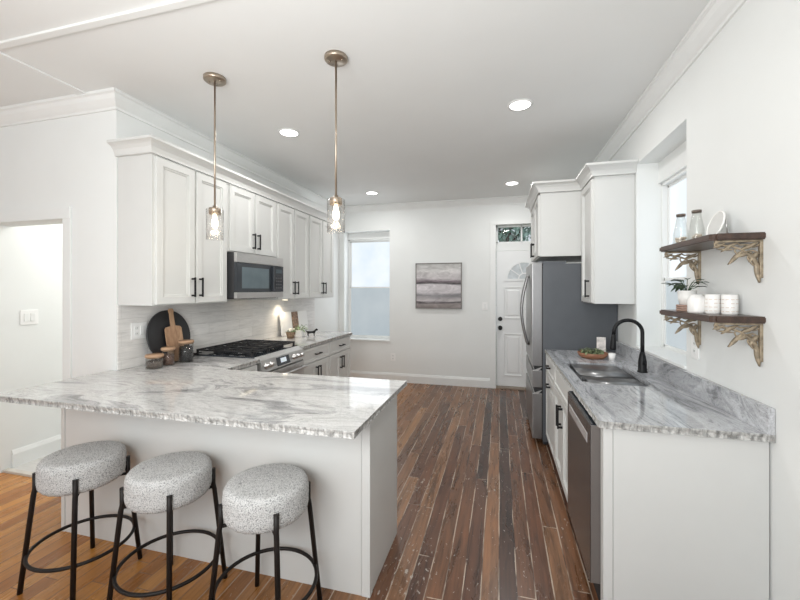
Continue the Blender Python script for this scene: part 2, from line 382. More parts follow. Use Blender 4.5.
# right wall with window recess
bm = B(); RY_0, RY_1, RZ0, RZ1 = 2.544, 3.372, 1.02, 2.468
for a in ((RY0, 0, RY_0, H), (RY_0, 0, RY_1, RZ0), (RY_0, RZ1, RY_1, H), (RY_1, 0, YB, H)):
    bx(bm, XW, a[0], a[1], XW + 0.30, a[2], a[3])
struct(obj('wall_right', bm, wallm))
sbox('wall_left', XL - 0.15, YP, 0, XL, YB, H, wallm)
bm = B(); OX0, OX1, OZ = -3.90, -3.09, 2.0
for a in ((RX0, 0, OX0, H), (OX0, OZ, OX1, H), (OX1, 0, XL - 0.15, H)):
    bx(bm, a[0], YP, a[1], a[2], YP + 0.15, a[3])
struct(obj('wall_pier', bm, wallm))
sbox('wall_far_left', RX0 - 0.15, RY0, 0, RX0, YP, H, wallm)
# hall beyond the opening
sbox('wall_hall_side', OX0 - 0.15, YP + 0.15, 0, OX0, 5.2, H, wallm)
sbox('wall_hall_end', OX0, 5.05, 0, XL - 0.15, 5.2, H, wallm)
sbox('floor_hall', OX0, YP + 0.12, 0.0, XL - 0.15, 5.05, 0.012, halltile)
# opening casing (slim) and threshold
bm = B()
sweep(bm, [(0, 0), (0, 0.0001)], [(0, 0), (0, 0.0001), (0.0001, 0)]); bm.free()
bm = B()
bx(bm, OX1, YP - 0.014, 0, OX1 + 0.075, YP, OZ + 0.075, 0.003)
bx(bm, OX0 - 0.075, YP - 0.014, 0, OX0, YP, OZ + 0.075, 0.003)
bx(bm, OX0 - 0.075, YP - 0.018, OZ, OX1 + 0.075, YP, OZ + 0.085, 0.003)
struct(obj('trim_1', bm, wallm))
sbox('trim_2', OX0, YP + 0.09, 0, OX1, YP + 0.13, 0.018, plain('marble_threshold', (0.62, 0.58, 0.52), 0.4, var=0.15))
# crown, baseboards
crown = [(0, H), (0, H - 0.105), (0.012, H - 0.105), (0.016, H - 0.09), (0.03, H - 0.078), (0.055, H - 0.05), (0.068, H - 0.025), (0.082, H - 0.018), (0.082, H)]
bm = B(); sweep(bm, [(XW, RY0), (XW, YB), (XL, YB), (XL, YP), (RX0, YP)], crown)
struct(obj('trim_3', bm, trimm))
base = [(0, 0), (0.016, 0), (0.016, 0.105), (0.010, 0.125), (0.006, 0.14), (0, 0.14)]
bm = B(); sweep(bm, [(DX0 - 0.09, YB), (XL, YB), (XL, 4.72)], base); struct(obj('baseboard_back', bm, trimm))
bm = B(); sweep(bm, [(OX1 + 0.08, YP), (XL - 0.01, YP)][::-1], base); struct(obj('baseboard_pier', bm, trimm))
bm = B(); sweep(bm, [(OX0, 5.05), (OX0, YP + 0.15)], [(a, z + 0.012) for a, z in base]); struct(obj('baseboard_hall', bm, trimm))
bm = B(); sweep(bm, [(XW, RY0), (XW, 1.80)], base); struct(obj('baseboard_right', bm, trimm))
# ceiling battens where the old wall was
bm = B(); bx(bm, RX0, 1.462, H - 0.014, XW - 0.08, 1.503, H, 0.005)
struct(obj('trim_4', bm, trimm))
bm = B(); bx(bm, -2.85, 1.505, H - 0.010, -2.77, YP - 0.08, H, 0.004); struct(obj('trim_5', bm, ceilm))

# back window: deep reveal, frosted sashes
def sash_window(name, width, z0, z1, mid, parent_loc, rotz, header=0.0):
    """local x along width, y=0 is the room face of the frame, +y outside."""
    t = bpy.data.objects.new(name, None); C.objects.link(t); t.location = parent_loc; t.rotation_euler = (0, 0, rotz); t['kind'] = 'structure'
    top = z1 - header
    bm = B(); f = 0.022
    for a in ((0, z0, f, top), (width - f, z0, width, top), (0, z0, width, z0 + f), (0, top - f, width, top)): bx(bm, a[0], 0, a[1], a[2], 0.07, a[3], 0.003)
    obj('window_frame', bm, trimm, t)
    if header: box('window_header', 0, -0.02, top, width, 0.07, z1, trimm, t, 0.003)
    for nm, a, b, y, pm in (('upper_sash', mid - 0.015, top - f, 0.035, frost_hi), ('lower_sash', z0 + f, mid + 0.02, 0.008, frost_lo)):
        bm = B(); q = 0.022
        for r in ((f, a, f + q, b), (width - f - q, a, width - f, b), (f, a, width - f, a + q), (f, b - q, width - f, b)): bx(bm, r[0], y, r[1], r[2], y + 0.026, r[3], 0.003)
        s = obj(nm, bm, trimm, t)
        box('window_pane', f + q - 0.003, y + 0.010, a + q - 0.003, width - f - q + 0.003, y + 0.016, b - q + 0.003, pm, s)
    return t
sash_window('window_1', WX1 - WX0, WZ0, WZ1, 1.508, (WX0, YB + 0.18, 0), 0, 0.115)
sbox('trim_6', WX0 - 0.02, YB - 0.025, WZ0 - 0.02, WX1 + 0.02, YB + 0.18, WZ0 + 0.001, trimm, bev=0.004)
sash_window('window_2', RY_1 - RY_0, RZ0, RZ1, 1.55, (XW + 0.17, RY_1, 0), -PI / 2, 0.165)
sbox('trim_7', XW - 0.012, RY_0, RZ0 - 0.0, XW + 0.17, RY_1, RZ0 + 0.018, trimm, bev=0.003)

# back door, transom
bm = B()
bx(bm, DX0 - 0.085, YB - 0.02, 0, DX0, YB, DZ + 0.0, 0.003); bx(bm, DX1, YB - 0.02, 0, DX1 + 0.085, YB, DZ, 0.003)
bx(bm, DX0 - 0.085, YB - 0.024, DZ, DX1 + 0.085, YB, DZ + 0.06, 0.003)
bx(bm, DX0, YB + 0.10, 2.068, DX1, YB + 0.2, 2.185, 0.003)
struct(obj('trim_8', bm, trimm))
sbox('trim_9', DX0, YB - 0.02, 0, DX1, YB + 0.16, 0.022, plain('threshold_wood', (0.30, 0.24, 0.19), 0.5, var=0.1))
door = bpy.data.objects.new('door_1', None); C.objects.link(door); door.location = (DX0, YB + 0.07, 0.022); door['kind'] = 'structure'
DW_, DH = DX1 - DX0, 2.044
def ring_panel(bm, x0, z0, x1, z1, rings):
    """nested rectangular loops; rings = (inset, y)."""
    prev = None
    for ins, y in rings:
        L = [bm.verts.new(p) for p in ((x0 + ins, y, z0 + ins), (x1 - ins, y, z0 + ins), (x1 - ins, y, z1 - ins), (x0 + ins, y, z1 - ins))]
        if prev:
            for i in range(4): bm.faces.new((prev[i], prev[(i + 1) % 4], L[(i + 1) % 4], L[i]))
        prev = L
    bm.faces.new(prev)
bm = B(); bx(bm, 0.004, 0.0, 0.004, DW_ - 0.004, 0.042, DH - 0.004, 0.002)
obj('door_slab', bm, doorm, door)
def raised(x0, z0, x1, z1):
    bm = B(); ring_panel(bm, x0, z0, x1, z1, [(0, 0.001), (0.0, -0.008), (0.012, -0.010), (0.022, -0.002), (0.045, -0.002), (0.060, -0.009)])
    obj('door_panel', bm, doorm, door)
for x0, x1 in ((0.11, 0.385), (0.435, 0.71)):
    raised(x0, 0.16, x1, 0.80); raised(x0, 1.02, x1, 1.50)
bm = B()                                    # sunburst fanlight moulding
fc, fz, fr = DW_ / 2, 1.62, 0.27
def arc(bm, r, w0, a0=0, a1=PI, n=24, y0=-0.012):
    for i in range(n):
        t0, t1 = a0 + (a1 - a0) * i / n, a0 + (a1 - a0) * (i + 1) / n
        poly(bm, [(fc + q * math.cos(t), y0, fz + q * math.sin(t)) for q, t in ((r, t0), (r, t1), (r - w0, t1), (r - w0, t0))][::-1], (0, 0.013, 0))
arc(bm, fr, 0.03); arc(bm, 0.09, 0.018)
for k in range(1, 5):
    t = PI * k / 5; d = Vector((math.cos(t), 0, math.sin(t))); n_ = Vector((-d.z, 0, d.x)) * 0.007; c0 = Vector((fc, -0.011, fz))
    poly(bm, [c0 + d * 0.08 + n_, c0 + d * 0.08 - n_, c0 + d * 0.25 - n_, c0 + d * 0.25 + n_], (0, 0.012, 0))
bx(bm, fc - fr - 0.03, -0.012, fz - 0.035, fc + fr + 0.03, 0.001, fz, 0.002)
fan = obj('fanlight_moulding', bm, doorm, door)
bm = B(); pts = [(fc + 0.242 * math.cos(PI * i / 24), -0.003, fz + 0.242 * math.sin(PI * i / 24)) for i in range(25)]; poly(bm, pts, (0, 0.004, 0))
obj('fanlight_pane', bm, plain('frosted_fan_glass', (0.55, 0.59, 0.61), 0.3, var=0.15, scale=14), fan)
RX90 = Matrix.Rotation(PI / 2, 4, 'X')
kb = obj('deadbolt', cyl(B(), 0.032, 0, 0.022, mat=RX90, bev=0.004), blackm, door, loc=(0.062, 0, 1.015))
kb = obj('door_knob', lathe(B(), [(0, 0), (0.033, 0), (0.033, 0.008), (0.013, 0.012), (0.013, 0.03), (0.029, 0.04), (0.031, 0.055), (0.022, 0.066), (0, 0.068)], 24, mat=RX90), blackm, door, loc=(0.062, 0, 0.880))
tr = bpy.data.objects.new('window_3', None); C.objects.link(tr); tr.location = (DX0, YB + 0.12, 2.185); tr['kind'] = 'structure'
bm = B()
for a in ((0, 0, 0.03, 0.265), (DW_ - 0.03, 0, DW_, 0.265), (0, 0, DW_, 0.022), (0, 0.243, DW_, 0.265), (0.362, 0, 0.385, 0.265)): bx(bm, a[0], 0, a[1], a[2], 0.05, a[3], 0.002)
obj('window_frame', bm, trimm, tr)
box('window_pane', 0.02, 0.022, 0.015, DW_ - 0.02, 0.028, 0.25, glassm, tr)

# tree outside the transom
tree = thing('tree', 'leafy blue-green tree seen through the small transom window above the back door', 'tree', (0.2, 9.6, 0))
bm = B()
for i in range(5200):
    p = Vector((random.gauss(0, 0.9), random.gauss(0, 0.45), 3.1 + random.gauss(0, 0.75)))
    q = Matrix.Rotation(random.uniform(0, 6.28), 3, 'Z') @ Matrix.Rotation(random.uniform(-1.2, 1.2), 3, 'X'); s = random.uniform(0.05, 0.10)
    vs = [bm.verts.new(p + q @ Vector(c) * s) for c in ((0, -1, 0), (0.5, -0.1, 0.12), (0, 1.1, 0), (-0.5, -0.1, 0.12))]; bm.faces.new(vs)
obj('foliage', bm, plain('outdoor_leaf', (0.36, 0.50, 0.44), 0.7, var=0.3, scale=3), tree, recalc=False)
bm = B(); tube(bm, [(0, 0, 0), (0.03, 0, 1.2), (-0.02, 0, 2.4), (0.05, 0.02, 3.4)], [0.13, 0.10, 0.08, 0.03], 12)
for k in range(5): tube(bm, [(0, 0, 1.9 + 0.2 * k), (math.cos(k * 2.1) * 0.5, math.sin(k * 2.1) * 0.3, 2.6 + 0.2 * k)], [0.035, 0.012], 8)
obj('trunk', bm, plain('bark', (0.12, 0.09, 0.07), 0.9, var=0.3), tree)
tag(box('garden_ground', -6, YB + 0.4, -0.15, 6, 14, -0.03, plain('grass_ground', (0.12, 0.2, 0.08), 0.9, var=0.3)), 'lawn outside behind the house', 'ground', kind='structure')

# ------------------------------------------------------------------ cabinets
def pull(parent, x, y, z, length=0.15, vertical=True, mat=blackm, so=0.03):
    """black bar pull standing off a door face at y."""
    bm = B(); h = length / 2; r = 0.0055
    if vertical:
        bx(bm, -r, -so - r, -h, r, -so + r, h, 0.002)
        for s in (-1, 1): bx(bm, -r * 1.2, -so, s * (h - 0.012) - r * 1.2, r * 1.2, 0, s * (h - 0.012) + r * 1.2, 0.0015)
    else:
        bx(bm, -h, -so - r, -r, h, -so + r, r, 0.002)
        for s in (-1, 1): bx(bm, s * (h - 0.012) - r * 1.2, -so, -r * 1.2, s * (h - 0.012) + r * 1.2, 0, r * 1.2, 0.0015)
    return obj('handle', bm, mat, parent, loc=(x, y, z))
def shaker(parent, name, x0, z0, x1, z1, th=0.019, fw=0.052, slab=False):
    bm = B(); w, h = x1 - x0, z1 - z0
    v = [(0, 0), (0, -th + 0.002), (0.002, -th), (fw, -th), (fw + 0.002, -th + 0.008), (fw + 0.012, -th + 0.008), (fw + 0.014, -th + 0.015)]
    if slab: v = [(0, 0), (0, -th + 0.002), (0.002, -th), (0.030, -th), (0.033, -th + 0.005), (0.037, -th + 0.007)]
    ring_panel(bm, 0, 0, w, h, v)
    a = [bm.verts.new(p) for p in ((0, 0, 0), (w, 0, 0), (w, 0, h), (0, 0, h))]; bm.faces.new(a)
    return obj(name, bm, cabm, parent, loc=(x0, 0, z0))
def upper_cabinet(label, X, y0, y1, z0, z1, depth, facing, handle_z, near=None, ndoor=2, group=None):
    W = y1 - y0
    loc, rz = ((X, y0, 0), PI / 2) if facing == '+X' else ((X, y1, 0), -PI / 2)
    t = thing('upper_cabinet', label, 'cabinet', (loc[0], loc[1], z0), rz, group)
    h = z1 - z0
    bm = B(); bx(bm, 0.001, 0, 0, W - 0.001, depth - 0.002, h, 0.0015)
    obj('carcass', bm, cabm, t)
    n = ndoor; g = 0.0035; m_ = 0.022; g = 0.010; wd = (W - 2 * m_ - (n - 1) * g * 2) / n
    for i in range(n):
        x0 = m_ + i * (wd + 2 * g)
        d = shaker(t, 'door', x0, 0.008, x0 + wd, h - 0.012)
        if n == 2: hx = wd - 0.028 if i == 0 else 0.028
        else: hx = near if near is not None else wd - 0.028
        pull(d, hx, -0.019, handle_z - z0 - 0.008)
    return t
UX = -2.299; UD = UX - XL - 0.001
uy = (2.082, 2.822, 3.562, 4.275, 5.00)
upper_cabinet('tall white two-door upper cabinet nearest the camera, above the jars and cutting boards', UX, uy[0], uy[1], 1.371, 2.41, UD, '+X', 1.50)
upper_cabinet('short white two-door upper cabinet directly above the microwave', UX, uy[1], uy[2], 1.815, 2.41, UD, '+X', 1.94)
upper_cabinet('white two-door upper cabinet just right of the microwave', UX, uy[2], uy[3], 1.371, 2.41, UD, '+X', 1.50)
upper_cabinet('white two-door upper cabinet at the far end, nearest the back window', UX, uy[3], uy[4], 1.371, 2.41, UD, '+X', 1.50)
upper_cabinet('white single-door upper cabinet on the right wall between fridge and window', 0.744, 3.402, 3.845, 1.366, 2.40, 0.296 - 0.001, '-X', 1.49, ndoor=1, near=0.315)
upper_cabinet('deep white cabinet mounted above the refrigerator', 0.372, 3.85, 4.78, 1.797, 2.40, XW - 0.372 - 0.001, '-X', 1.90)
cprof = [(0, 2.402), (0.022, 2.402), (0.022, 2.412), (0.025, 2.422), (0.033, 2.442), (0.050, 2.462), (0.070, 2.474), (0.078, 2.476), (0.078, 2.494), (0, 2.494)]
bm = B(); sweep(bm, [(XL + 0.002, uy[0]), (UX, uy[0]), (UX, uy[4]), (XL + 0.002, uy[4])][::-1], [(o, z + 0.009) for o, z in cprof])
# path travels so that "left" faces the room
tag(obj('cabinet_crown', bm, cabm), 'long white crown moulding capping the left row of upper cabinets', 'moulding')
bm = B(); sweep(bm, [(XW - 0.002, 3.402), (0.744, 3.402), (0.744, 3.85), (0.372, 3.85), (0.372, 4.78), (XW - 0.002, 4.78)], cprof)
crR = obj('cabinet_crown', bm, cabm); tag(crR, 'stepped white crown moulding capping the two right-hand cabinets by the refrigerator', 'moulding')

def base_cabinet(label, X, y0, y1, facing, depth, doors=2, drawers=1, top=0.884, hz=None, sink=False):
    W = y1 - y0
    loc, rz = ((X, y0, 0), PI / 2) if facing == '+X' else ((X, y1, 0), -PI / 2)
    t = thing('base_cabinet', label, 'cabinet', loc, rz)
    bx_ = B(); depth -= 0.001
    if sink:
        for a in ((0.001, 0, 0.10, W - 0.001, 0.018, top), (0.001, depth - 0.012, 0.10, W - 0.001, depth, top), (0.001, 0.018, 0.10, 0.019, depth - 0.012, top), (W - 0.019, 0.018, 0.10, W - 0.001, depth - 0.012, top), (0.019, 0.018, 0.10, W - 0.019, depth - 0.012, 0.118)): bx(bx_, *a)
    else: bx(bx_, 0.001, 0, 0.10, W - 0.001, depth, top, 0.0015)
    obj('carcass', bx_, cabm, t)
    box('toe_kick', 0.001, 0.06, 0, W - 0.001, depth - 0.02, 0.10, cabm, t)
    zd = top - 0.012
    if drawers:
        dw = (W - 0.016 - (drawers - 1) * 0.006) / drawers
        for i in range(drawers):
            x0 = 0.008 + i * (dw + 0.006)
            d = shaker(t, 'drawer', x0, zd - 0.155, x0 + dw, zd, slab=True)
            if not sink: pull(d, dw / 2, -0.019, 0.078, 0.13, False)
        zd -= 0.163
    if doors:
        wd = (W - 0.016 - (doors - 1) * 0.005) / doors
        for i in range(doors):
            x0 = 0.008 + i * (wd + 0.005)
            d = shaker(t, 'door', x0, 0.115, x0 + wd, zd)
            hx = (wd - 0.03 if i == 0 else 0.03) if doors == 2 else 0.03
            pull(d, hx, -0.019, zd - 0.115 - 0.12)
    return t
BX = -1.925
base_cabinet('white base cabinet right beside the range, one drawer over two doors', BX, 3.425, 4.06, '+X', BX - XL)
base_cabinet('white base cabinet at the far end of the left run, one drawer over two doors', BX, 4.06, 4.69, '+X', BX - XL)
base_cabinet('narrow white base cabinet between peninsula and range, in the inner corner', BX, 2.30, 2.705, '+X', BX - XL, doors=1)
FX = 0.437
# right run: sink cabinet and drawer stack
base_cabinet('white sink base cabinet with false front and two doors between dishwasher and drawers', FX, 2.485, 3.25, '-X', XW - FX - 0.002, sink=True)
t = thing('base_cabinet', 'white three-drawer base cabinet beside the refrigerator', 'cabinet', (FX, 3.835, 0), -PI / 2)
Wd = 3.835 - 3.25
bm = B(); bx(bm, 0.001, 0, 0.10, Wd - 0.001, XW - FX - 0.002, 0.884, 0.0015); obj('carcass', bm, cabm, t)
box('toe_kick', 0.001, 0.06, 0, Wd - 0.001, XW - FX - 0.02, 0.10, cabm, t)
for z0, z1 in ((0.716, 0.872), (0.575, 0.710), (0.115, 0.569)):
    d = shaker(t, 'drawer', 0.008, z0, Wd - 0.008, z1, slab=True)
    if z0 > 0.2: pull(d, (Wd - 0.016) / 2, -0.019, (z1 - z0) - 0.068 if z0 > 0.2 else 0.38, 0.13, False)
# end panel of the right run
t = thing('end_panel', 'large plain off-white end panel closing the dishwasher run, under the right countertop', 'cabinet panel', (0.435, 1.83, 0))
box('panel', 0.040, 0.004, 0, XW - 0.435 - 0.006, 0.045, 0.884, cabm, t, 0.002)
box('corner_stile', 0.0, 0, 0, 0.038, 0.048, 0.884, cabm, t, 0.002)
# peninsula base
t = thing('peninsula_base', 'big off-white panelled peninsula base behind the bar stools', 'cabinet', (0, 0, 0))
PX0, PX1, PY0, PY1 = -2.606, -0.604, 1.731, 2.24
box('front_panel', PX0 + 0.03, PY0 + 0.004, 0, PX1 - 0.045, PY0 + 0.022, 0.884, cabm, t)
box('corner_stile', PX1 - 0.043, PY0, 0, PX1, PY0 + 0.04, 0.884, cabm, t, 0.003)
box('corner_stile', PX0 - 0.0, PY0, 0, PX0 + 0.028, PY0 + 0.04, 0.884, cabm, t, 0.003)
box('end_panel', PX1 - 0.022, PY0 + 0.042, 0, PX1 - 0.003, PY1, 0.884, cabm, t, 0.002)
box('carcass', XL + 0.02, PY0 + 0.024, 0.0, PX1 - 0.024, PY1 - 0.03, 0.882, cabm, t)
for k in range(3):
    x0 = -1.86 + k * 0.41
    d = obj('door', bx(B(), 0, 0, 0, 0.40, 0.019, 0.74, 0.003), cabm, t, loc=(x0, PY1 - 0.029, 0.12))

# ------------------------------------------------------------------ countertops
def slab(name, pts, rough, z0=0.884, z1=0.915, mats=None, r=0.0, hole=None):
    """pts ccw outline; rough[i] = side i (pts[i]->pts[i+1]) is a chiselled edge."""
    out = []; flag = []
    n = len(pts)
    for i in range(n):
        a, b = Vector(pts[i]), Vector(pts[(i + 1) % n]); L = (b - a).length
        k = max(1, int(L / 0.014)) if rough[i] else 1
        for j in range(k):
            out.append(a.lerp(b, j / k)); flag.append((rough[i], j == 0, (b - a).normalized()))
    bm = B(); N = len(out); zs = [z1, z1 - 0.006, z1 - 0.015, z0 + 0.006, z0]; amp = [0.003, 0.003, 0.008, 0.009, 0.006]
    rings = []
    for li, z in enumerate(zs):
        ring = []
        for i, p in enumerate(out):
            ro, cor, d = flag[i]; nrm = Vector((-d.y, d.x))   # inward for ccw
            o = 0
            if ro and not cor: o = amp[li] * (0.5 + 0.5 * noise.noise(Vector((p.x * 55, p.y * 55, z * 60)))) + random.uniform(0, amp[li] * 0.5)
            ring.append(bm.verts.new((p.x + nrm.x * o, p.y + nrm.y * o, z + (random.uniform(-.001, .001) if li in (1, 2, 3) else 0))))
        rings.append(ring)
    for A, Bq in zip(rings, rings[1:]):
        for i in range(N):
            f = bm.faces.new((A[i], Bq[i], Bq[(i + 1) % N], A[(i + 1) % N])); f.material_index = 1
    bm.faces.new(rings[0]); bm.faces.new(rings[-1][::-1])
    o = obj(name, bm, mats)
    if hole:
        cut = B()
        for (hx0, hy0, hx1, hy1) in hole:
            c = B(); bx(c, hx0, hy0, z0 - 0.05, hx1, hy1, z1 + 0.05)
            es = [e for e in c.edges if abs(e.verts[0].co.z - e.verts[1].co.z) > 0.05]
            bmesh.ops.bevel(c, geom=es, offset=0.035, segments=6, affect='EDGES'); merge(cut, c)
        co = obj('cutter', cut, gran_y)
        md = o.modifiers.new('b', 'BOOLEAN'); md.operation = 'DIFFERENCE'; md.object = co; md.solver = 'EXACT'
        bpy.context.view_layer.update()
        dg = bpy.context.evaluated_depsgraph_get(); me = bpy.data.meshes.new_from_object(o.evaluated_get(dg))
        o.modifiers.clear(); o.data = me; bpy.data.objects.remove(co)
    return o
o = slab('countertop', [(-2.648, 1.417), (-0.56, 1.417), (-0.56, 2.303), (-1.89, 2.303), (-1.89, 2.712), (-2.588, 2.712), (-2.588, 2.070), (-2.648, 2.070)],
         [1, 1, 1, 1, 0, 0, 0, 1], mats=[gran_x, gran_edge])
tag(o, 'L-shaped grey and white veined stone countertop of the peninsula, with a chiselled edge', 'countertop')
o = slab('countertop', [(-2.588, 3.415), (-1.89, 3.415), (-1.89, 4.71), (-2.588, 4.71)], [0, 1, 1, 0], mats=[gran_x, gran_edge])
tag(o, 'veined stone countertop between the range and the back window, holding the plants and dog figurine', 'countertop')
SK = [(0.49, 2.785, 0.885, 3.225), (0.50, 2.520, 0.885, 2.765)]
o = slab('countertop', [(0.438, 1.805), (1.038, 1.805), (1.038, 3.84), (0.41, 3.84), (0.41, 1.833), (0.418, 1.813)], [1, 0, 0, 1, 0, 0], mats=[gran_y, gran_edge], hole=[(0.49, 2.520, 0.885, 3.225)])
tag(o, 'grey veined stone countertop on the right with the sink cut into it', 'countertop')
bm = B(); bx(bm, 1.014, 1.807, 0.915, 1.038, 3.84, 1.018, 0.002)
tag(obj('stone_backsplash', bm, gran_y), 'low grey stone backsplash strip along the right wall under the window', 'backsplash')
bm = B(); bx(bm, XL + 0.001, YP + 0.004, 0.916, XL + 0.011, 5.0, 1.370)
tag(obj('tile_backsplash', bm, splashm), 'pale grey linen-look tile backsplash between left countertop and upper cabinets', 'backsplash')

# sink
sk = thing('kitchen_sink', 'stainless steel double-bowl sink set in the right countertop', 'sink', (0, 0, 0.0))
for (x0, y0, x1, y1) in SK:
    bm = B(); zt, zb = (0.907, 0.70)
    bx(bm, x0 + 0.003, y0 + 0.003, zb, x1 - 0.003, y1 - 0.003, zt)
    top = [f for f in bm.faces if f.normal.z > 0.5]; bmesh.ops.delete(bm, geom=top, context='FACES_ONLY')
    es = [e for e in bm.edges if not e.is_boundary]
    bmesh.ops.bevel(bm, geom=es, offset=0.034, segments=5, affect='EDGES')
    for f in bm.faces: f.smooth = True
    s = obj('bowl', bm, sinkm, sk, recalc=False); m_ = s.modifiers.new('s', 'SOLIDIFY'); m_.thickness = 0.003; m_.offset = -1
    obj('drain', cyl(B(), 0.04, 0, 0.004, bev=0.001), steel, s, loc=((x0 + x1) / 2, (y0 + y1) / 2, zb + 0.001))
obj('divider', bx(B(), 0.53, 2.7625, 0.74, 0.845, 2.7875, 0.900, 0.004), sinkm, sk)
# faucet
fa = thing('kitchen_faucet', 'matte black gooseneck faucet standing behind the sink', 'faucet', (0.945, 2.95, 0.915), PI)
obj('base', lathe(B(), [(0, 0), (0.031, 0), (0.031, 0.006), (0.027, 0.012), (0.026, 0.075), (0.020, 0.11), (0.0135, 0.14), (0, 0.14)], 28), blackm, fa)
pts = [(0, 0, 0.12), (0, 0, 0.2), (0, 0, 0.27)] + [(0.088 - 0.088 * math.cos(t), 0, 0.27 + 0.085 * math.sin(t)) for t in [PI * i / 14 for i in range(1, 14)]] + [(0.178, 0, 0.25)]
obj('spout', tube(B(), pts, 0.0125, 14), blackm, fa)
obj('spray_head', lathe(B(), [(0, 0), (0.019, 0), (0.021, 0.01), (0.017, 0.08), (0.0135, 0.105), (0, 0.105)], 24), blackm, fa, loc=(0.183, 0, 0.148), rot=(0, -0.06, 0))
obj('lever', tube(B(), [(0, 0.02, 0.06), (0, 0.045, 0.068), (0.01, 0.075, 0.10)], [0.009, 0.008, 0.005], 10), blackm, fa)

# ------------------------------------------------------------------ range
rg = thing('gas_range', 'stainless steel slide-in gas range with black cooktop in the left run', 'range', (-1.915, 2.718, 0), PI / 2)
RW = 0.692; RD = 0.66
box('body', 0, 0.0, 0.02, RW, RD, 0.905, steel, rg, 0.003)
box('cooktop', -0.004, 0.035, 0.905, RW + 0.004, RD + 0.0, 0.928, blackglass, rg, 0.004)
bm = B(); poly(bm, [(0, 0.04, 0.925), (0, -0.020, 0.895), (0, -0.045, 0.80), (0, 0.02, 0.80)], (RW, 0, 0)); cp = obj('control_panel', bm, steel, rg)
nrm = Vector((0, -0.095, 0.025)).normalized()
def on_panel(x, t): return Vector((x, -0.020 - 0.025 * t, 0.895 - 0.095 * t))
Mk = Matrix.Rotation(PI / 2 - 0.257, 4, 'X')
for x in (0.06, 0.125, 0.50, 0.565, 0.63):
    p = on_panel(x, 0.5)
    bm = B(); lathe(bm, [(0, 0), (0.026, 0), (0.026, 0.006), (0.019, 0.010), (0.017, 0.032), (0.013, 0.036), (0, 0.036)], 22, mat=Mk)
    obj('knob', bm, steel, rg, loc=p)
bm = B(); a, b_ = on_panel(0.22, 0.12), on_panel(0.42, 0.88); off = nrm * 0.001
poly(bm, [Vector((0.22, a.y, a.z)) + off, Vector((0.42, a.y, a.z)) + off, Vector((0.42, b_.y, b_.z)) + off, Vector((0.22, b_.y, b_.z)) + off], nrm * 0.004); dp = obj('display', bm, blackglass, rg)
bm = B(); a, b_ = on_panel(0.27, 0.25), on_panel(0.37, 0.65); off = nrm * 0.0055
poly(bm, [Vector((0.275, a.y, a.z)) + off, Vector((0.365, a.y, a.z)) + off, Vector((0.365, b_.y, b_.z)) + off, Vector((0.275, b_.y, b_.z)) + off], nrm * 0.001); obj('screen', bm, displaym, dp)
od = box('oven_door', 0.005, -0.040, 0.20, RW - 0.005, 0.0, 0.785, steel, rg, 0.006)
box('window', 0.07, -0.043, 0.30, RW - 0.07, -0.039, 0.66, blackglass, od, 0.001)
bm = B(); tube(bm, [(0.04, -0.085, 0.735), (RW - 0.04, -0.085, 0.735)], 0.012, 12)
for x in (0.06, RW - 0.06): tube(bm, [(x, -0.085, 0.735), (x, -0.038, 0.735)], 0.009, 8)
obj('handle', bm, steel, od)
box('drawer', 0.005, -0.038, 0.05, RW - 0.005, 0.0, 0.19, steel, rg, 0.005)
for i, (x, y, r) in enumerate(((0.13, 0.17, 0.045), (0.13, 0.48, 0.036), (0.346, 0.33, 0.05), (0.56, 0.17, 0.04), (0.56, 0.48, 0.034))):
    obj('burner', lathe(B(), [(0, 0), (r + 0.012, 0), (r + 0.01, 0.008), (r, 0.010), (r, 0.018), (r - 0.006, 0.022), (0, 0.022)], 24), castm, rg, loc=(x, y, 0.928))
for k in range(3):
    x0 = 0.012 + k * 0.224; x1 = x0 + 0.218; y0, y1 = 0.06, 0.62; z = 0.962; q = 0.007
    bm = B()
    for a in ((x0, y0, x1, y0 + 2 * q), (x0, y1 - 2 * q, x1, y1), (x0, y0, x0 + 2 * q, y1), (x1 - 2 * q, y0, x1, y1), (x0, (y0 + y1) / 2 - q, x1, (y0 + y1) / 2 + q), ((x0 + x1) / 2 - q, y0, (x0 + x1) / 2 + q, y1)):
        bx(bm, a[0], a[1], z - 0.008, a[2], a[3], z + 0.006, 0.003)
    for yy in (0.17, 0.48):
        bx(bm, x0, yy - q, z - 0.006, x1, yy + q, z + 0.006, 0.003)
        for s in (-1, 1): bx(bm, (x0 + x1) / 2 + s * 0.055 - q * 0.7, yy - 0.06, z - 0.006, (x0 + x1) / 2 + s * 0.055 + q * 0.7, yy + 0.06, z + 0.008, 0.002)
    for cx_ in (x0 + 0.008, x1 - 0.008):
        for cy_ in (y0 + 0.008, y1 - 0.008): bx(bm, cx_ - 0.007, cy_ - 0.007, 0.928, cx_ + 0.007, cy_ + 0.007, z)
    obj('grate', bm, castm, rg)

# microwave
button_m = plain('button_grey', (0.05, 0.052, 0.056), 0.4)
mw = thing('microwave', 'stainless over-the-range microwave with dark glass door above the range', 'microwave', (-2.215, 2.828, 1.402), PI / 2)
MW, MH, MD = 0.728, 0.405, 0.37
box('body', 0, 0.018, 0, MW, MD, MH, plain('dark_case', (0.045, 0.045, 0.048), 0.4, 0.3), mw, 0.003)
box('top_strip', 0, -0.012, MH - 0.085, MW, 0.018, MH, steel, mw, 0.004)
box('bottom_strip', 0, -0.012, 0, MW, 0.018, 0.055, steel, mw, 0.004)
dr = box('door', 0.0, -0.014, 0.057, 0.555, 0.017, MH - 0.087, blackglass, mw, 0.004)
box('window', 0.065, -0.0155, 0.09, 0.47, -0.012, MH - 0.125, plain('tinted_window', (0.11, 0.15, 0.17), 0.12, 0.0, var=0.1), dr, 0.001)
box('handle', 0.515, -0.040, 0.065, 0.535, -0.0145, MH - 0.095, blackglass, dr, 0.006)
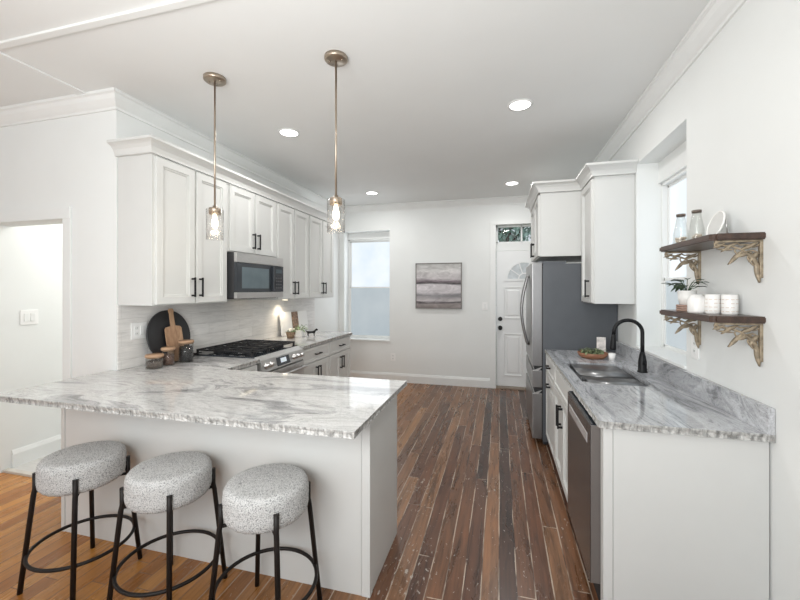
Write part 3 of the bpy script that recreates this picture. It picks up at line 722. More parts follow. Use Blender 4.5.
cpn = box('control_panel', 0.558, -0.014, 0.057, MW, 0.017, MH - 0.087, blackglass, mw, 0.003)
for r in range(4):
    for c_ in range(3): box('button', 0.59 + c_ * 0.038, -0.0155, 0.09 + r * 0.032, 0.618 + c_ * 0.038, -0.0135, 0.108 + r * 0.032, button_m, cpn)
box('screen', 0.59, -0.0155, 0.245, 0.70, -0.0135, 0.285, plain('dim_screen', (0.06, 0.085, 0.10), 0.15), cpn)
box('vent_grille', 0.04, 0.05, -0.006, MW - 0.04, 0.20, 0.0, darkm, mw)
box('lamp_lens', 0.42, 0.24, -0.005, 0.66, 0.30, 0.0, emit('hood_lamp', (1, 0.82, 0.55), 1.2), mw)
def point_spot(name, loc, power, col, size=0.04, blend=0.8, angle=2.4, parent=None):
    l = bpy.data.lights.new(name, 'SPOT'); l.energy = power; l.color = col; l.shadow_soft_size = size; l.spot_size = angle; l.spot_blend = blend
    o = bpy.data.objects.new(name, l); C.objects.link(o); o.location = loc; return o
point_spot('hood_lamp_light', (-2.30, 3.36, 1.385), 0.8, (1, 0.84, 0.62))
uc = thing('under_cabinet_light', 'small glowing puck light under the cabinet right of the microwave', 'light', (-2.49, 4.06, 1.371))
obj('housing', cyl(B(), 0.035, -0.012, 0.0, bev=0.002), plate_m, uc)
obj('lens', cyl(B(), 0.028, -0.015, -0.012), emit('puck_lens', (1, 0.86, 0.62), 6), uc)
point_spot('puck_light', (-2.49, 4.06, 1.34), 5.5, (1, 0.86, 0.66))

# ------------------------------------------------------------------ refrigerator
fr = thing('refrigerator', 'tall stainless french-door refrigerator with dark grey side on the right', 'refrigerator', (0.300, 4.765, 0), -PI / 2)
FW, FH = 0.912, 1.742
box('body', 0.002, 0.095, 0.03, FW - 0.002, 0.735, FH - 0.015, fside, fr, 0.004)
for k in (0, 1):
    x0 = 0.0 if k == 0 else FW / 2 + 0.002
    dr = box('door', x0, 0, 0.752, x0 + FW / 2 - 0.002, 0.088, FH, fsteel, fr, 0.004)
    hx = FW / 2 - 0.05 if k == 0 else FW / 2 + 0.05
    pts = [(hx, 0.0, 0.90), (hx, -0.022, 0.915)] + [(hx, -0.024 - 0.052 * math.sin(PI * i / 16), 0.93 + 0.66 * i / 16) for i in range(17)] + [(hx, -0.022, 1.605), (hx, 0.0, 1.62)]
    obj('handle', tube(B(), pts, 0.0135, 12), fsteel, dr)
for z0, z1 in ((0.545, 0.738), (0.055, 0.520)):
    dr = box('drawer', 0, 0, z0, FW, 0.088, z1 - 0.028, fsteel, fr, 0.008)
    bm = B(); poly(bm, [(0, 0.0, z1 - 0.034), (0, 0.05, z1 - 0.034), (0, 0.088, z1), (0, 0.075, z1)], (FW, 0, 0)); obj('pocket_handle', bm, steel, dr)
box('gasket', 0.004, 0.02, 0.06, FW - 0.004, 0.096, 1.70, darkm, fr)
for x in (0.02, FW - 0.12): box('hinge_cap', x, 0.06, FH - 0.016, x + 0.10, 0.30, FH + 0.012, fside, fr, 0.004)
for x in (0.05, FW - 0.09):
    for y in (0.13, 0.66): box('foot', x, y, 0, x + 0.04, y + 0.04, 0.03, darkm, fr)
box('kick_grille', 0.01, 0.10, 0.005, FW - 0.01, 0.13, 0.05, darkm, fr)

# dishwasher
dw = thing('dishwasher', 'dark stainless dishwasher with pocket handle at the near end of the right run', 'dishwasher', (0.395, 2.478, 0), -PI / 2)
DWW = 2.478 - 1.886
box('tub', 0.004, 0.05, 0.10, DWW - 0.004, 0.60, 0.872, darkm, dw)
dd = box('door', 0, 0.003, 0.155, DWW, 0.044, 0.868, plain('dishwasher_edge_steel', (0.19, 0.17, 0.16), 0.38, 0.3), dw, 0.004)
box('door_face', 0.001, -0.001, 0.156, DWW - 0.001, 0.004, 0.866, dwm, dd, 0.002)
box('pocket_handle', 0.06, -0.003, 0.765, DWW - 0.06, 0.004, 0.812, plain('bright_pocket', (0.75, 0.75, 0.76), 0.25, 0.6), dd, 0.004)
box('control_strip', 0.004, 0.003, 0.8685, DWW - 0.004, 0.04, 0.873, blackglass, dd)
box('toe_panel', 0.01, 0.06, 0, DWW - 0.01, 0.08, 0.10, darkm, dw)

# ------------------------------------------------------------------ bar stools
def make_stool(label):
    t = thing('bar_stool', label, 'stool', (0, 0, 0), 0, 'boucle bar stools at the peninsula')
    bm = B(); R = 0.181; z0, z1 = 0.49, 0.638; prof = []
    n = 26
    for i in range(n + 1):
        a = -PI / 2 + PI * i / n; ca, sa = math.cos(a), math.sin(a); e = 0.5
        r = R - 0.060 + 0.060 * (abs(ca) ** e); z = (z0 + z1) / 2 + (z1 - z0) / 2 * math.copysign(abs(sa) ** e, sa)
        prof.append((r, z))
    prof = [(0, z0 + 0.002), (0.05, z0 + 0.001)] + [p for p in prof] + [(0.08, z1 + 0.002), (0.04, z1 + 0.003), (0, z1 + 0.0035)]
    lathe(bm, prof, 96)
    bmesh.ops.subdivide_edges(bm, edges=[e for e in bm.edges if e.calc_length() > 0.02], cuts=2, use_grid_fill=True)
    for v in bm.verts:
        d = noise.noise(v.co * 75) * 0.0022 + noise.noise(v.co * 160) * 0.0016
        c0 = Vector((0, 0, (z0 + z1) / 2)); v.co += (v.co - c0).normalized() * d
    for f in bm.faces: f.smooth = True
    obj('seat', bm, bouclem, t)
    ft = 0.172 * math.sqrt(2)
    for k in range(4):
        a = PI / 4 + k * PI / 2; c, s = math.cos(a), math.sin(a)
        pts = [(0.187 * c, 0.187 * s, 0.575), (0.187 * c, 0.187 * s, 0.50), (0.193 * c, 0.193 * s, 0.47), (ft * c, ft * s, 0.0)]
        obj('leg', tube(B(), pts, 0.0112, 12), legm, t)
    rr = 0.193 + (ft - 0.193) * (0.47 - 0.18) / 0.47 - 0.008
    obj('footrest_ring', tube(B(), [(rr * math.cos(2 * PI * i / 64), rr * math.sin(2 * PI * i / 64), 0.18) for i in range(64)], 0.0085, 10, closed=True), legm, t)
    bm = B(); 
    for a in (PI / 4, 3 * PI / 4): tube(bm, [(0.188 * math.cos(a), 0.188 * math.sin(a), 0.484), (-0.188 * math.cos(a), -0.188 * math.sin(a), 0.484)], 0.008, 8)
    obj('seat_brace', bm, legm, t)
    return t
st = make_stool('grey boucle bar stool with black legs, leftmost at the peninsula, nearest the hall opening')
st.location = (-2.092, 1.495, 0)
dup(st, (-1.540, 1.495, 0), 0.0, 'grey boucle bar stool with black legs, middle of the three')
dup(st, (-1.006, 1.492, 0), 0.0, 'grey boucle bar stool with black legs, nearest the walkway, rightmost of three')

# ------------------------------------------------------------------ ceiling lights
def pendant(label, x, y, zc, group='pendants over the peninsula'):
    t = thing('pendant_light', label, 'pendant light', (x, y, H), 0, group)
    obj('canopy', lathe(B(), [(0, 0), (0.068, 0), (0.068, -0.018), (0.062, -0.024), (0, -0.024)], 36), nickel, t)
    for s in (-1, 1): obj('screw', cyl(B(), 0.006, -0.030, -0.023, seg=12), nickel, t, loc=(s * 0.04, -0.005, 0))
    L = H - zc
    obj('rod', tube(B(), [(0, 0, -0.02), (0, 0, -L)], 0.006, 12), nickel, t)
    obj('socket_cap', lathe(B(), [(0, 0.012), (0.012, 0.012), (0.014, 0), (0.034, -0.003), (0.036, -0.007), (0.036, -0.045), (0.0, -0.045)], 32), nickel, t, loc=(0, 0, -L))
    bm = B(); lathe(bm, [(0.049, 0.0), (0.0505, 0.0), (0.0505, -0.195), (0.047, -0.195), (0.047, 0.0), (0.049, 0.0)], 72, rib=0.0018)
    obj('glass_shade', bm, ribglass, t, loc=(0, 0, -L - 0.012))
    obj('bulb', lathe(B(), [(0, -0.046), (0.011, -0.048), (0.012, -0.065), (0.018, -0.085), (0.020, -0.105), (0.015, -0.125), (0, -0.132)], 20), bulbm, t, loc=(0, 0, -L))
    l = bpy.data.lights.new('pendant_glow', 'POINT'); l.energy = 2.2; l.color = (1, 0.86, 0.66); l.shadow_soft_size = 0.045
    lo = bpy.data.objects.new('pendant_glow', l); C.objects.link(lo); lo.location = (x, y, zc - 0.20)
    return t
pendant('brass pendant light with ribbed glass cylinder, left one, hanging before the tall upper cabinet', -1.779, 2.071, 2.010)
pendant('brass pendant light with ribbed glass cylinder, right one, hanging nearer the back window', -0.931, 2.065, 2.022)
for i, (x, y, lb) in enumerate(((-1.774, 2.955, 'recessed ceiling light between the two pendant rods, above the range'), (0.143, 2.945, 'large-looking recessed ceiling light nearest the right wall window'),
                    (-1.750, 5.10, 'far recessed ceiling light near the back window'), (0.148, 5.09, 'far recessed ceiling light in front of the back door transom'))):
    t = thing('recessed_light', lb, 'ceiling light', (x, y, H), 0, 'recessed ceiling lights')
    obj('trim_ring', lathe(B(), [(0.072, 0), (0.092, 0), (0.090, -0.006), (0.074, -0.007), (0.072, 0)], 40), trimm, t)
    obj('diffuser', cyl(B(), 0.073, -0.005, -0.001, seg=40), canm, t)
    l = bpy.data.lights.new('can_light', 'AREA'); l.shape = 'DISK'; l.size = 0.14; l.energy = CAN_POWER; l.color = (1, 0.99, 0.97)
    lo = bpy.data.objects.new('can_light', l); C.objects.link(lo); lo.location = (x, y, H - 0.012)

# ------------------------------------------------------------------ wall things
pn = thing('painting', 'square abstract grey seascape canvas in a thin grey frame on the back wall', 'painting', (-1.286, YB, 1.182))
PW, PH = 0.721, 0.711
box('canvas', 0.012, -0.030, 0.012, PW - 0.012, -0.006, PH - 0.012, paintm, pn)
bm = B()
for a in ((0, 0, 0.014, PH), (PW - 0.014, 0, PW, PH), (0, 0, PW, 0.014), (0, PH - 0.014, PW, PH)): bx(bm, a[0], -0.038, a[1], a[2], 0, a[3], 0.001)
obj('frame', bm, plain('grey_wood_frame', (0.20, 0.185, 0.175), 0.5, var=0.1), pn)
def wall_plate(name, label, cat, loc, rz, w, h, kind, n=1):
    t = thing(name, label, cat, loc, rz)
    box('cover_plate', -w / 2, -0.006, -h / 2, w / 2, 0, h / 2, plate_m, t, 0.002)
    for i in range(n):
        cx_ = (i - (n - 1) / 2) * 0.046
        if kind[i % len(kind)] == 's': box('rocker', cx_ - 0.016, -0.010, -0.033, cx_ + 0.016, -0.005, 0.033, trimm, t, 0.002)
        else:
            for zz in (-0.02, 0.02):
                k = box('socket', cx_ - 0.016, -0.008, zz - 0.014, cx_ + 0.016, -0.005, zz + 0.014, trimm, t, 0.001)
                box('slot', cx_ - 0.007, -0.0085, zz - 0.005, cx_ - 0.005, -0.0075, zz + 0.006, darkm, k); box('slot', cx_ + 0.005, -0.0085, zz - 0.005, cx_ + 0.007, -0.0075, zz + 0.006, darkm, k)
    return t
wall_plate('wall_outlet', 'small white outlet low on the back wall just right of the window', 'outlet', (-1.664, YB, 0.396), 0, 0.075, 0.12, 'o')
wall_plate('light_switch', 'single white light switch on the back wall left of the door', 'switch', (-0.22, YB, 1.232), 0, 0.078, 0.12, 's')
wall_plate('light_switch', 'double white light switch plate on the hall wall seen through the opening', 'switch', (OX0, 2.345, 1.245), PI / 2, 0.13, 0.125, 's', 2)
wall_plate('wall_outlet', 'wide white outlet plate on the tile backsplash left of the round black board', 'outlet', (XL + 0.012, 2.235, 1.178), PI / 2, 0.125, 0.12, 'os', 2)
wall_plate('wall_outlet', 'white outlet plate on the right wall under the lower shelf', 'outlet', (XW, 2.435, 1.165), -PI / 2, 0.078, 0.125, 'o')
t = thing('floor_register', 'flat metal floor vent on the hall tiles by the baseboard', 'vent', (-3.80, 2.36, 0.012))
bm = B(); bx(bm, 0, 0, 0, 0.12, 0.30, 0.004, 0.001); obj('frame', bm, plain('register_metal', (0.45, 0.42, 0.38), 0.4, 0.5), t)
bm = B()
for k in range(14): bx(bm, 0.015, 0.018 + k * 0.019, 0.003, 0.105, 0.028 + k * 0.019, 0.006)
obj('louvre', bm, darkm, t)

# ------------------------------------------------------------------ shelves with leafy brackets
def leaf2(bm, a, b, w, y=0.0, th=0.008, bend=0.0):
    """flat leaf in the local xz plane from a to b."""
    a, b = Vector(a), Vector(b); d = b - a; L = d.length; d.normalize(); n_ = Vector((-d.y, d.x)); up, dn = [], []
    N = 7
    for i in range(N + 1):
        s = i / N; c = a.lerp(b, s) + n_ * (bend * math.sin(PI * s)); q = 0.8 * w * (math.sin(PI * min(1, s * 0.92 + 0.08)) ** 0.8)
        if i in (0, N): q = 0.0008
        up.append(c + n_ * q); dn.append(c - n_ * q)
    for i in range(N):
        cs = [up[i], up[i + 1], dn[i + 1], dn[i]]
        cm = [(up[i] + dn[i]) / 2, (up[i + 1] + dn[i + 1]) / 2]
        f0 = [bm.verts.new((p.x, y - th / 2, p.y)) for p in cs]; f1 = [bm.verts.new((p.x, y + th / 2, p.y)) for p in cs]
        m0 = [bm.verts.new((p.x, y - th, p.y)) for p in cm]; m1 = [bm.verts.new((p.x, y + th, p.y)) for p in cm]
        bm.faces.new((f0[0], f0[1], m0[1], m0[0])); bm.faces.new((m0[0], m0[1], f0[2], f0[3]))
        bm.faces.new((f1[1], f1[0], m1[0], m1[1])); bm.faces.new((m1[1], m1[0], f1[3], f1[2]))
        bm.faces.new((f0[0], f1[0], f1[1], f0[1])); bm.faces.new((f0[3], f0[2], f1[2], f1[3]))
def stem2(bm, pts, r=0.0045):
    P = [Vector((p[0], 0, p[1])) for p in pts]; out = []
    for i in range(len(P) - 1):
        p0, p1, p2, p3 = P[max(i - 1, 0)], P[i], P[i + 1], P[min(i + 2, len(P) - 1)]
        for k in range(6):
            s = k / 6; out.append(0.5 * ((2 * p1) + (p2 - p0) * s + (2 * p0 - 5 * p1 + 4 * p2 - p3) * s * s + (3 * p1 - p0 - 3 * p2 + p3) * s ** 3))
    out.append(P[-1]); tube(bm, out, r, 8)
def make_bracket(parent, y):
    """x = distance out from the wall (0.172 max), z down from the board."""
    bm = B()
    bx(bm, 0, -0.008, -0.158, 0.011, 0.008, 0, 0.002); bx(bm, 0, -0.006, -0.009, 0.165, 0.006, 0, 0.002)
    leaf2(bm, (0.022, -0.085), (0.010, -0.178), 0.013, th=0.007)
    leaf2(bm, (0.060, -0.050), (0.020, -0.115), 0.012, bend=-0.010); leaf2(bm, (0.07, -0.045), (0.118, -0.102), 0.010)
    leaf2(bm, (0.045, -0.055), (0.098, -0.072), 0.009); leaf2(bm, (0.028, -0.02), (0.075, -0.040), 0.010)
    leaf2(bm, (0.085, -0.012), (0.142, -0.048), 0.009, bend=0.004); leaf2(bm, (0.13, -0.012), (0.172, -0.030), 0.007); leaf2(bm, (0.10, -0.040), (0.158, -0.036), 0.006)
    leaf2(bm, (0.018, -0.012), (0.055, -0.034), 0.009); leaf2(bm, (0.014, -0.05), (0.045, -0.092), 0.010)
    stem2(bm, [(0.008, -0.14), (0.025, -0.09), (0.06, -0.048), (0.10, -0.028), (0.14, -0.02), (0.168, -0.010)])
    stem2(bm, [(0.01, -0.06), (0.03, -0.045), (0.055, -0.05), (0.085, -0.058), (0.095, -0.040), (0.082, -0.033)], 0.0035)
    stem2(bm, [(0.01, -0.02), (0.03, -0.03), (0.05, -0.02), (0.075, -0.02), (0.09, -0.010)], 0.0035)
    stem2(bm, [(0.01, -0.12), (0.035, -0.10), (0.05, -0.075), (0.04, -0.062), (0.028, -0.07)], 0.0035)
    stem2(bm, [(0.155, -0.006), (0.166, -0.016), (0.160, -0.030), (0.148, -0.027)], 0.003)
    for x, z in ((0.024, -0.060), (0.034, -0.066), (0.028, -0.075), (0.040, -0.055), (0.02, -0.07), (0.036, -0.078)):
        bmesh.ops.create_icosphere(bm, subdivisions=2, radius=0.0072, matrix=Matrix.Translation((x, -0.004, z)))
    for f in bm.faces: f.smooth = True
    return obj('bracket', bm, iron, parent, loc=(0, y, 0), recalc=True)
def wall_shelf(label, ztop):
    # local frame rotated by pi: +x points out of the wall into the room
    t = thing('wall_shelf', label, 'shelf', (XW, 2.14, ztop - 0.028), PI)
    bm = B(); c_ = 0.035
    bx(bm, 0, -0.279, 0, 0.188, 0.275, 0.028)
    es = [e for e in bm.edges if abs(e.verts[0].co.z - e.verts[1].co.z) > 0.01 and e.verts[0].co.x > 0.1]
    bmesh.ops.bevel(bm, geom=es, offset=0.02, segments=3, affect='EDGES')
    es = [e for e in bm.edges if abs(e.verts[0].co.z - e.verts[1].co.z) < 0.001 and max(v.co.x for v in e.verts) > 0.01]
    bmesh.ops.bevel(bm, geom=es, offset=0.005, segments=2, affect='EDGES')
    obj('board', bm, shelfwood, t)
    make_bracket(t, 0.252); make_bracket(t, -0.245)
    return t
ZU, ZL = 1.716, 1.372
wall_shelf('upper dark wood wall shelf on leafy bronze brackets, holding bottles and an oval mirror', ZU)
wall_shelf('lower dark wood wall shelf on leafy bronze brackets, holding the plant and white jars', ZL)

def bottle(label, x, y, z, s=1.0):
    t = thing('glass_bottle', label, 'bottle', (x, y, z))
    obj('glass', lathe(B(), [(0, 0.001), (0.034 * s, 0.001), (0.036 * s, 0.01), (0.033 * s, 0.06), (0.019 * s, 0.135), (0.018 * s, 0.150), (0.016 * s, 0.150), (0.030 * s, 0.06), (0.032 * s, 0.008), (0, 0.005)], 32), glassm, t)
    obj('lid', lathe(B(), [(0, 0.147), (0.020 * s, 0.147), (0.021 * s, 0.160), (0, 0.162)], 28), plain('bronze_lid', (0.16, 0.13, 0.11), 0.4, 0.6), t)
    bm = B()
    for i in range(26):
        a = random.uniform(0, 6.28); r = random.uniform(0, 0.024) * s
        bmesh.ops.create_icosphere(bm, subdivisions=1, radius=0.0075, matrix=Matrix.Translation((r * math.cos(a), r * math.sin(a), 0.014 + random.uniform(0, 0.022))))
    c = obj('shell_filling', bm, plain('shell_beige', (0.62, 0.53, 0.44), 0.6, var=0.35, scale=60), t); c['kind'] = 'stuff'
    return t
bottle('clear glass bottle with dark lid, far one on the upper shelf against the window', 0.915, 2.30, ZU)
bottle('clear glass bottle with dark lid, beside the oval mirror on the upper shelf', 0.945, 2.205, ZU)
t = thing('oval_mirror', 'small tilted oval mirror plate on a wire easel, upper shelf', 'mirror', (0.950, 2.085, ZU), 0.12)
RT = Matrix.Rotation(0.30, 4, 'Y')
def oval(bm, rx, rz, r, z):
    tube(bm, [RT @ Vector((0, rx * math.cos(2 * PI * i / 40), z + rz * math.sin(2 * PI * i / 40))) for i in range(40)], r, 8, closed=True)
bm = B(); oval(bm, 0.050, 0.064, 0.004, 0.072); obj('frame', bm, cerm, t)
bm = B(); poly(bm, [RT @ Vector((-0.002, 0.049 * math.cos(2 * PI * i / 40), 0.072 + 0.063 * math.sin(2 * PI * i / 40))) for i in range(40)], RT.to_3x3() @ Vector((0.004, 0, 0))); obj('glass', bm, plain('mirror_face', (0.82, 0.82, 0.80), 0.12, 0.3), t)
bm = B(); tube(bm, [(0.052, 0.03, 0.0035), (0.042, 0.03, 0.11), (0.058, 0.0, 0.118), (0.042, -0.03, 0.11), (0.052, -0.03, 0.0035)], 0.0028, 8); tube(bm, [(0.052, 0.03, 0.0035), (0.0, 0.03, 0.0035)], 0.0028, 8); tube(bm, [(0.052, -0.03, 0.0035), (0.0, -0.03, 0.0035)], 0.0028, 8)
obj('easel', bm, plain('silver_wire', (0.55, 0.54, 0.53), 0.3, 0.8), t)

def leafy(bm, n, zc, spread, size, up=0.5, seed=1):
    rnd = random.Random(seed)
    for i in range(n):
        a = rnd.uniform(0, 6.28); el = rnd.uniform(up, 1.25); L = rnd.uniform(0.6, 1.0) * spread
        d = Vector((math.cos(a) * math.cos(el), math.sin(a) * math.cos(el), math.sin(el))); p0 = Vector((0, 0, zc)); p1 = p0 + d * L
        tube(bm, [p0, p0.lerp(p1, 0.5) + Vector((0, 0, 0.006)), p1], 0.0016, 5)
        side = d.cross(Vector((0, 0, 1))).normalized(); dd = (Vector((math.cos(a), math.sin(a), rnd.uniform(-0.5, 0.5)))).normalized(); s = size * rnd.uniform(0.75, 1.2)
        rows = []
        for k in range(7):
            u = k / 6; c = p1 + dd * s * u + Vector((0, 0, -0.25 * s * u * u)); w_ = s * 0.24 * math.sin(PI * min(1, u * 0.9 + 0.1)) ** 0.8 if k < 6 else 0.0004
            rows.append((c + side * w_ + Vector((0, 0, w_ * 0.35)), c, c - side * w_ + Vector((0, 0, w_ * 0.35))))
        V = [[bm.verts.new(q) for q in r_] for r_ in rows]
        for k in range(6):
            for j in (0, 1):
                f = bm.faces.new((V[k][j], V[k][j + 1], V[k + 1][j + 1], V[k + 1][j])); f.smooth = True
t = thing('coaster_stack', 'stack of round brown wooden coasters under the shelf plant pot', 'coasters', (0.930, 2.270, ZL))
for k in range(3): obj('coaster', cyl(B(), 0.046, 0.0005 + k * 0.011, 0.0105 + k * 0.011, bev=0.002, seg=32), plain('coaster_wood', (0.36, 0.24, 0.19), 0.6, var=0.15), t)
t = thing('potted_plant', 'dark green leafy plant in a white pot on the lower shelf', 'plant', (0.930, 2.270, ZL + 0.033))
obj('pot', lathe(B(), [(0, 0), (0.030, 0), (0.038, 0.03), (0.041, 0.072), (0.038, 0.072), (0.035, 0.06), (0, 0.06)], 32), cerm, t)
obj('soil', cyl(B(), 0.0345, 0.058, 0.0615), soilm, t)
bm = B(); leafy(bm, 20, 0.06, 0.075, 0.058, 0.55, 4); obj('foliage', bm, leafm, t, recalc=False)
t = thing('ribbed_vase', 'plain white ribbed vase in the middle of the lower shelf', 'vase', (0.905, 2.105, ZL))
obj('body', lathe(B(), [(0, 0), (0.034, 0), (0.037, 0.008), (0.037, 0.062), (0.028, 0.078), (0.022, 0.080), (0.022, 0.086), (0.019, 0.086), (0.019, 0.07), (0, 0.07)], 48, rib=0.0018), cerm, t)
def lettered_jar(label, x, y, h, r):
    t = thing('ceramic_jar', label, 'jar', (x, y, ZL))
    obj('body', lathe(B(), [(0, 0), (r, 0), (r + 0.002, 0.004), (r + 0.002, h - 0.004), (r, h), (r - 0.004, h), (r - 0.004, h - 0.02), (0, h - 0.02)], 40), cerm, t)
    bm = B()
    for k in range(4):
        z = 0.012 + k * (h - 0.018) / 4
        for i in range(10):
            if (i * 7 + k * 3) % 11 == 4: continue
            a0 = 2 * PI * i / 10; a1 = a0 + 0.45
            lathe(bm, [(r + 0.0022, z), (r + 0.0030, z), (r + 0.0030, z + 0.0035), (r + 0.0022, z + 0.0035)], 40) if False else poly(bm, [((r + 0.002) * math.cos(a), (r + 0.002) * math.sin(a), z) for a in (a0, (a0 + a1) / 2, a1)] + [((r + 0.003) * math.cos(a), (r + 0.003) * math.sin(a), z) for a in (a1, (a0 + a1) / 2, a0)], (0, 0, 0.003))
    obj('printed_band', bm, plain('pale_print', (0.66, 0.57, 0.50), 0.6), t); return t
lettered_jar('white ceramic jar with pale tan printed rows, beside the ribbed vase', 0.945, 2.055, 0.088, 0.027)
lettered_jar('white ceramic jar with pale tan printed rows, nearest the shelf end', 0.985, 2.005, 0.088, 0.027)

# ------------------------------------------------------------------ things on the right countertop
t = thing('wooden_bowl', 'shallow red-brown wooden bowl of greenery behind the sink', 'bowl', (0.745, 3.47, 0.915))
obj('bowl', lathe(B(), [(0, 0), (0.085, 0), (0.108, 0.02), (0.116, 0.045), (0.110, 0.046), (0.10, 0.024), (0.08, 0.010), (0, 0.010)], 44), traywood, t)
bm = B()
for i in range(60):
    a = random.uniform(0, 6.28); r = random.uniform(0, 0.085); bmesh.ops.create_icosphere(bm, subdivisions=1, radius=random.uniform(0.010, 0.017), matrix=Matrix.Translation((r * math.cos(a), r * math.sin(a), 0.035 + random.uniform(0, 0.016))))
for k in range(6):
    b2 = B(); leafy(b2, 7, 0, 0.03, 0.035, 0.3, k + 20); merge(bm, b2, Matrix.Translation((0.07 * math.cos(k), 0.07 * math.sin(k), 0.045)))
obj('greenery', bm, plain('moss_mix', (0.17, 0.21, 0.11), 0.8, var=0.6, scale=50), t, recalc=False)
t = thing('small_card', 'small upright printed card standing by the wooden bowl', 'card', (0.845, 3.62, 0.915), -0.15)
box('card', -0.035, 0.0, 0.0, 0.035, 0.006, 0.155, plain('card_print', (0.70, 0.66, 0.63), 0.6, var=0.35, scale=22), t, 0.001)
box('stand', -0.02, 0.006, 0.0, 0.02, 0.03, 0.02, traywood, t)
t = thing('soap_cup', 'tiny white cup standing between the wooden bowl and the faucet', 'cup', (0.868, 3.385, 0.915))
obj('cup', lathe(B(), [(0, 0), (0.022, 0), (0.026, 0.055), (0.023, 0.055), (0.02, 0.006), (0, 0.006)], 28), cerm, t)

# ------------------------------------------------------------------ things on the left countertop
def jar(label, x, y, r, h, fill, fillh):
    t = thing('glass_jar', label, 'jar', (x, y, 0.915), 0, 'glass jars with wooden lids')
    obj('glass', lathe(B(), [(0, 0.001), (r, 0.001), (r, h), (r - 0.003, h), (r - 0.003, 0.005), (0, 0.005)], 36), glassm, t)
    obj('lid', lathe(B(), [(0, h - 0.008), (r - 0.005, h - 0.008), (r - 0.005, h), (r + 0.003, h), (r + 0.003, h + 0.016), (r, h + 0.019), (0, h + 0.019)], 36), lidwood, t)
    bm = B(); cyl(bm, r - 0.006, 0.006, fillh)
    for i in range(90):
        a = random.uniform(0, 6.28); q = (r - 0.010) * math.sqrt(random.random()); bmesh.ops.create_icosphere(bm, subdivisions=1, radius=0.006, matrix=Matrix.Translation((q * math.cos(a), q * math.sin(a), fillh + random.uniform(-0.003, 0.004))))
    o = obj('contents', bm, fill, t); o['kind'] = 'stuff'; return t
beans = plain('grey_brown_beans', (0.10, 0.075, 0.06), 0.7, var=0.6, scale=90); grains = plain('red_brown_grain', (0.13, 0.07, 0.05), 0.7, var=0.6, scale=110); dark = plain('dark_coffee', (0.016, 0.015, 0.016), 0.6, var=0.5, scale=90)
jar('short wide glass jar with wooden lid, lowest and leftmost of three', -2.41, 2.205, 0.056, 0.082, beans, 0.05)
jar('medium glass jar with wooden lid, middle of three on the left counter', -2.41, 2.322, 0.045, 0.115, grains, 0.075)
jar('tall glass jar with dark contents and wooden lid, nearest the range', -2.382, 2.462, 0.053, 0.150, dark, 0.115)
t = thing('round_board', 'large round black serving board leaning on the tile backsplash', 'serving board', (-2.500, 2.455, 0.915), 0)
tilt = Matrix.Rotation(-0.17, 4, 'Y')
# disc standing on its rim and leaning back to the wall
R_ = 0.203
bm = B(); cyl(bm, R_, -0.007, 0.007, seg=64, bev=0.003, mat=tilt @ Matrix.Translation((0, 0, R_)) @ Matrix.Rotation(PI / 2, 4, 'Y'))
obj('board', bm, plain('black_stained_wood', (0.022, 0.022, 0.024), 0.5, var=0.2), t, loc=(0, 0, 0.002))
t = thing('paddle_board', 'wooden paddle cutting board with upright handle leaning on the round black board', 'cutting board', (-2.468, 2.460, 0.915), 0)
t2 = Matrix.Rotation(-0.17, 4, 'Y') @ Matrix.Diagonal((1, 1, 1.14, 1))
bm = B(); pts = [(-0.075, 0.0), (0.075, 0.0), (0.076, 0.15), (0.075, 0.225), (0.062, 0.238), (0.018, 0.245), (0.015, 0.33), (0.022, 0.352), (0.012, 0.366), (-0.012, 0.366), (-0.022, 0.352), (-0.015, 0.33), (-0.018, 0.245), (-0.062, 0.238), (-0.075, 0.225), (-0.076, 0.15)]
poly(bm, [(0, p[0], p[1]) for p in pts], (0.014, 0, 0)); bmesh.ops.transform(bm, matrix=t2, verts=bm.verts)
obj('blade', bm, boardwood, t, loc=(0, 0, 0.004))
t = thing('small_paddle', 'small round dark scoop lying behind the tall jar', 'scoop', (-2.49, 2.62, 0.915))
obj('bowl', lathe(B(), [(0, 0), (0.022, 0.002), (0.034, 0.018), (0.036, 0.035), (0.033, 0.035), (0.02, 0.006), (0, 0.004)], 28), blackm, t)
obj('handle', tube(B(), [(0.03, 0.0, 0.03), (0.06, 0.02, 0.04), (0.085, 0.03, 0.045)], 0.005, 8), blackm, t)

t = thing('woven_basket', 'small brown woven planter with white flowers beside the range', 'planter', (-2.36, 3.965, 0.915))
bm = B(); lathe(bm, [(0, 0), (0.036, 0), (0.042, 0.03), (0.050, 0.072), (0.045, 0.072), (0.04, 0.06), (0, 0.06)], 40, rib=0.002); obj('pot', bm, plain('wicker', (0.24, 0.16, 0.10), 0.8, var=0.4, scale=80, bmp=0.5), t)
bm = B(); leafy(bm, 16, 0.055, 0.05, 0.035, 0.3, 9); obj('foliage', bm, sproutm, t, recalc=False)
bm = B()
for i in range(16):
    a = random.uniform(0, 6.28); r = random.uniform(0, 0.04); bmesh.ops.create_icosphere(bm, subdivisions=2, radius=0.010, matrix=Matrix.Translation((r * math.cos(a), r * math.sin(a), 0.085 + random.uniform(0, 0.025))))
obj('flowers', bm, plain('cream_petals', (0.8, 0.76, 0.66), 0.7, var=0.1), t)
t = thing('herb_pot', 'square white pot of sage-green sprigs between basket and dog figurine', 'plant', (-2.33, 4.13, 0.915))
box('pot', -0.04, -0.04, 0, 0.04, 0.04, 0.078, cerm, t, 0.006)
bm = B(); leafy(bm, 34, 0.06, 0.09, 0.04, 0.25, 12); obj('foliage', bm, sproutm, t, recalc=False)
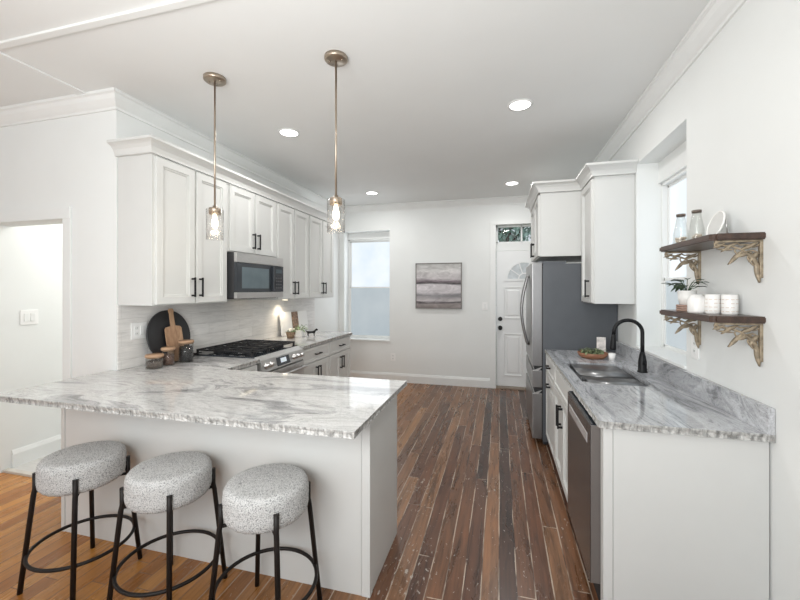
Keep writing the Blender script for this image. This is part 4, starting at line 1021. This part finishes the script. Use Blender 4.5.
# dog figurine: one body grown from a skeleton
def dog():
    t = thing('dog_figurine', 'small black standing dog figurine on the far left countertop', 'figurine', (-2.22, 4.20, 0.915), 0.45)
    V = [(0, 0, .052), (.034, 0, .054), (-.034, 0, .052), (.05, 0, .075), (.064, 0, .083), (.082, 0, .078), (-.055, 0, .064), (-.066, 0, .08),
         (.036, .012, .03), (.036, .012, .004), (.036, -.012, .03), (.036, -.012, .004), (-.038, .012, .030), (-.034, .012, .004), (-.038, -.012, .030), (-.034, -.012, .004), (.060, .010, .096), (.060, -.010, .096)]
    E = [(0, 1), (0, 2), (1, 3), (3, 4), (4, 5), (2, 6), (6, 7), (1, 8), (8, 9), (1, 10), (10, 11), (2, 12), (12, 13), (2, 14), (14, 15), (4, 16), (4, 17)]
    Rd = [.014, .015, .013, .011, .012, .006, .005, .003, .006, .004, .006, .004, .007, .004, .007, .004, .003, .003]
    me = bpy.data.meshes.new('body'); me.from_pydata(V, E, []); o = bpy.data.objects.new('body', me); C.objects.link(o)
    o.modifiers.new('s', 'SKIN')
    if not me.skin_vertices: 
        bm = bmesh.new(); bm.from_mesh(me); bm.verts.layers.skin.verify(); bm.to_mesh(me); bm.free()
    for i, sv in enumerate(me.skin_vertices[0].data): sv.radius = (Rd[i], Rd[i]); sv.use_root = (i == 0)
    sb = o.modifiers.new('b', 'SUBSURF'); sb.levels = 2; sb.render_levels = 2
    bpy.context.view_layer.update(); dg = bpy.context.evaluated_depsgraph_get(); m2 = bpy.data.meshes.new_from_object(o.evaluated_get(dg))
    o.modifiers.clear(); o.data = m2; m2.materials.append(blackm)
    for p in m2.polygons: p.use_smooth = True
    zmin = min(v.co.z for v in m2.vertices)
    o.parent = t; o.location = (0, 0, -zmin)
    return t
dog()
def lean_board(name, label, cat, y, w, h, th, mat, x=-2.52, ang=0.10, rz=0.0):
    t = thing(name, label, cat, (x, y, 0.915), rz)
    bm = B(); bx(bm, 0, -w / 2, 0, th, w / 2, h, 0.003); bmesh.ops.transform(bm, matrix=Matrix.Rotation(-ang, 4, 'Y'), verts=bm.verts)
    obj('panel', bm, mat, t, loc=(0, 0, 0.002)); return t
lean_board('leaning_board', 'blank white board leaning on the tiles behind the woven basket', 'board', 4.18, 0.25, 0.29, 0.012, cerm, x=-2.535, ang=0.12)
lean_board('carved_plaque', 'narrow brown and cream carved plaque between the two white boards', 'plaque', 4.395, 0.13, 0.28, 0.014, plain('carved_wood', (0.26, 0.17, 0.12), 0.7, var=0.6, scale=30, bmp=0.5), x=-2.535, ang=0.12)
lean_board('leaning_board', 'blank white board leaning on the wall behind the dog figurine', 'board', 4.585, 0.23, 0.28, 0.012, cerm, x=-2.53, ang=0.14)
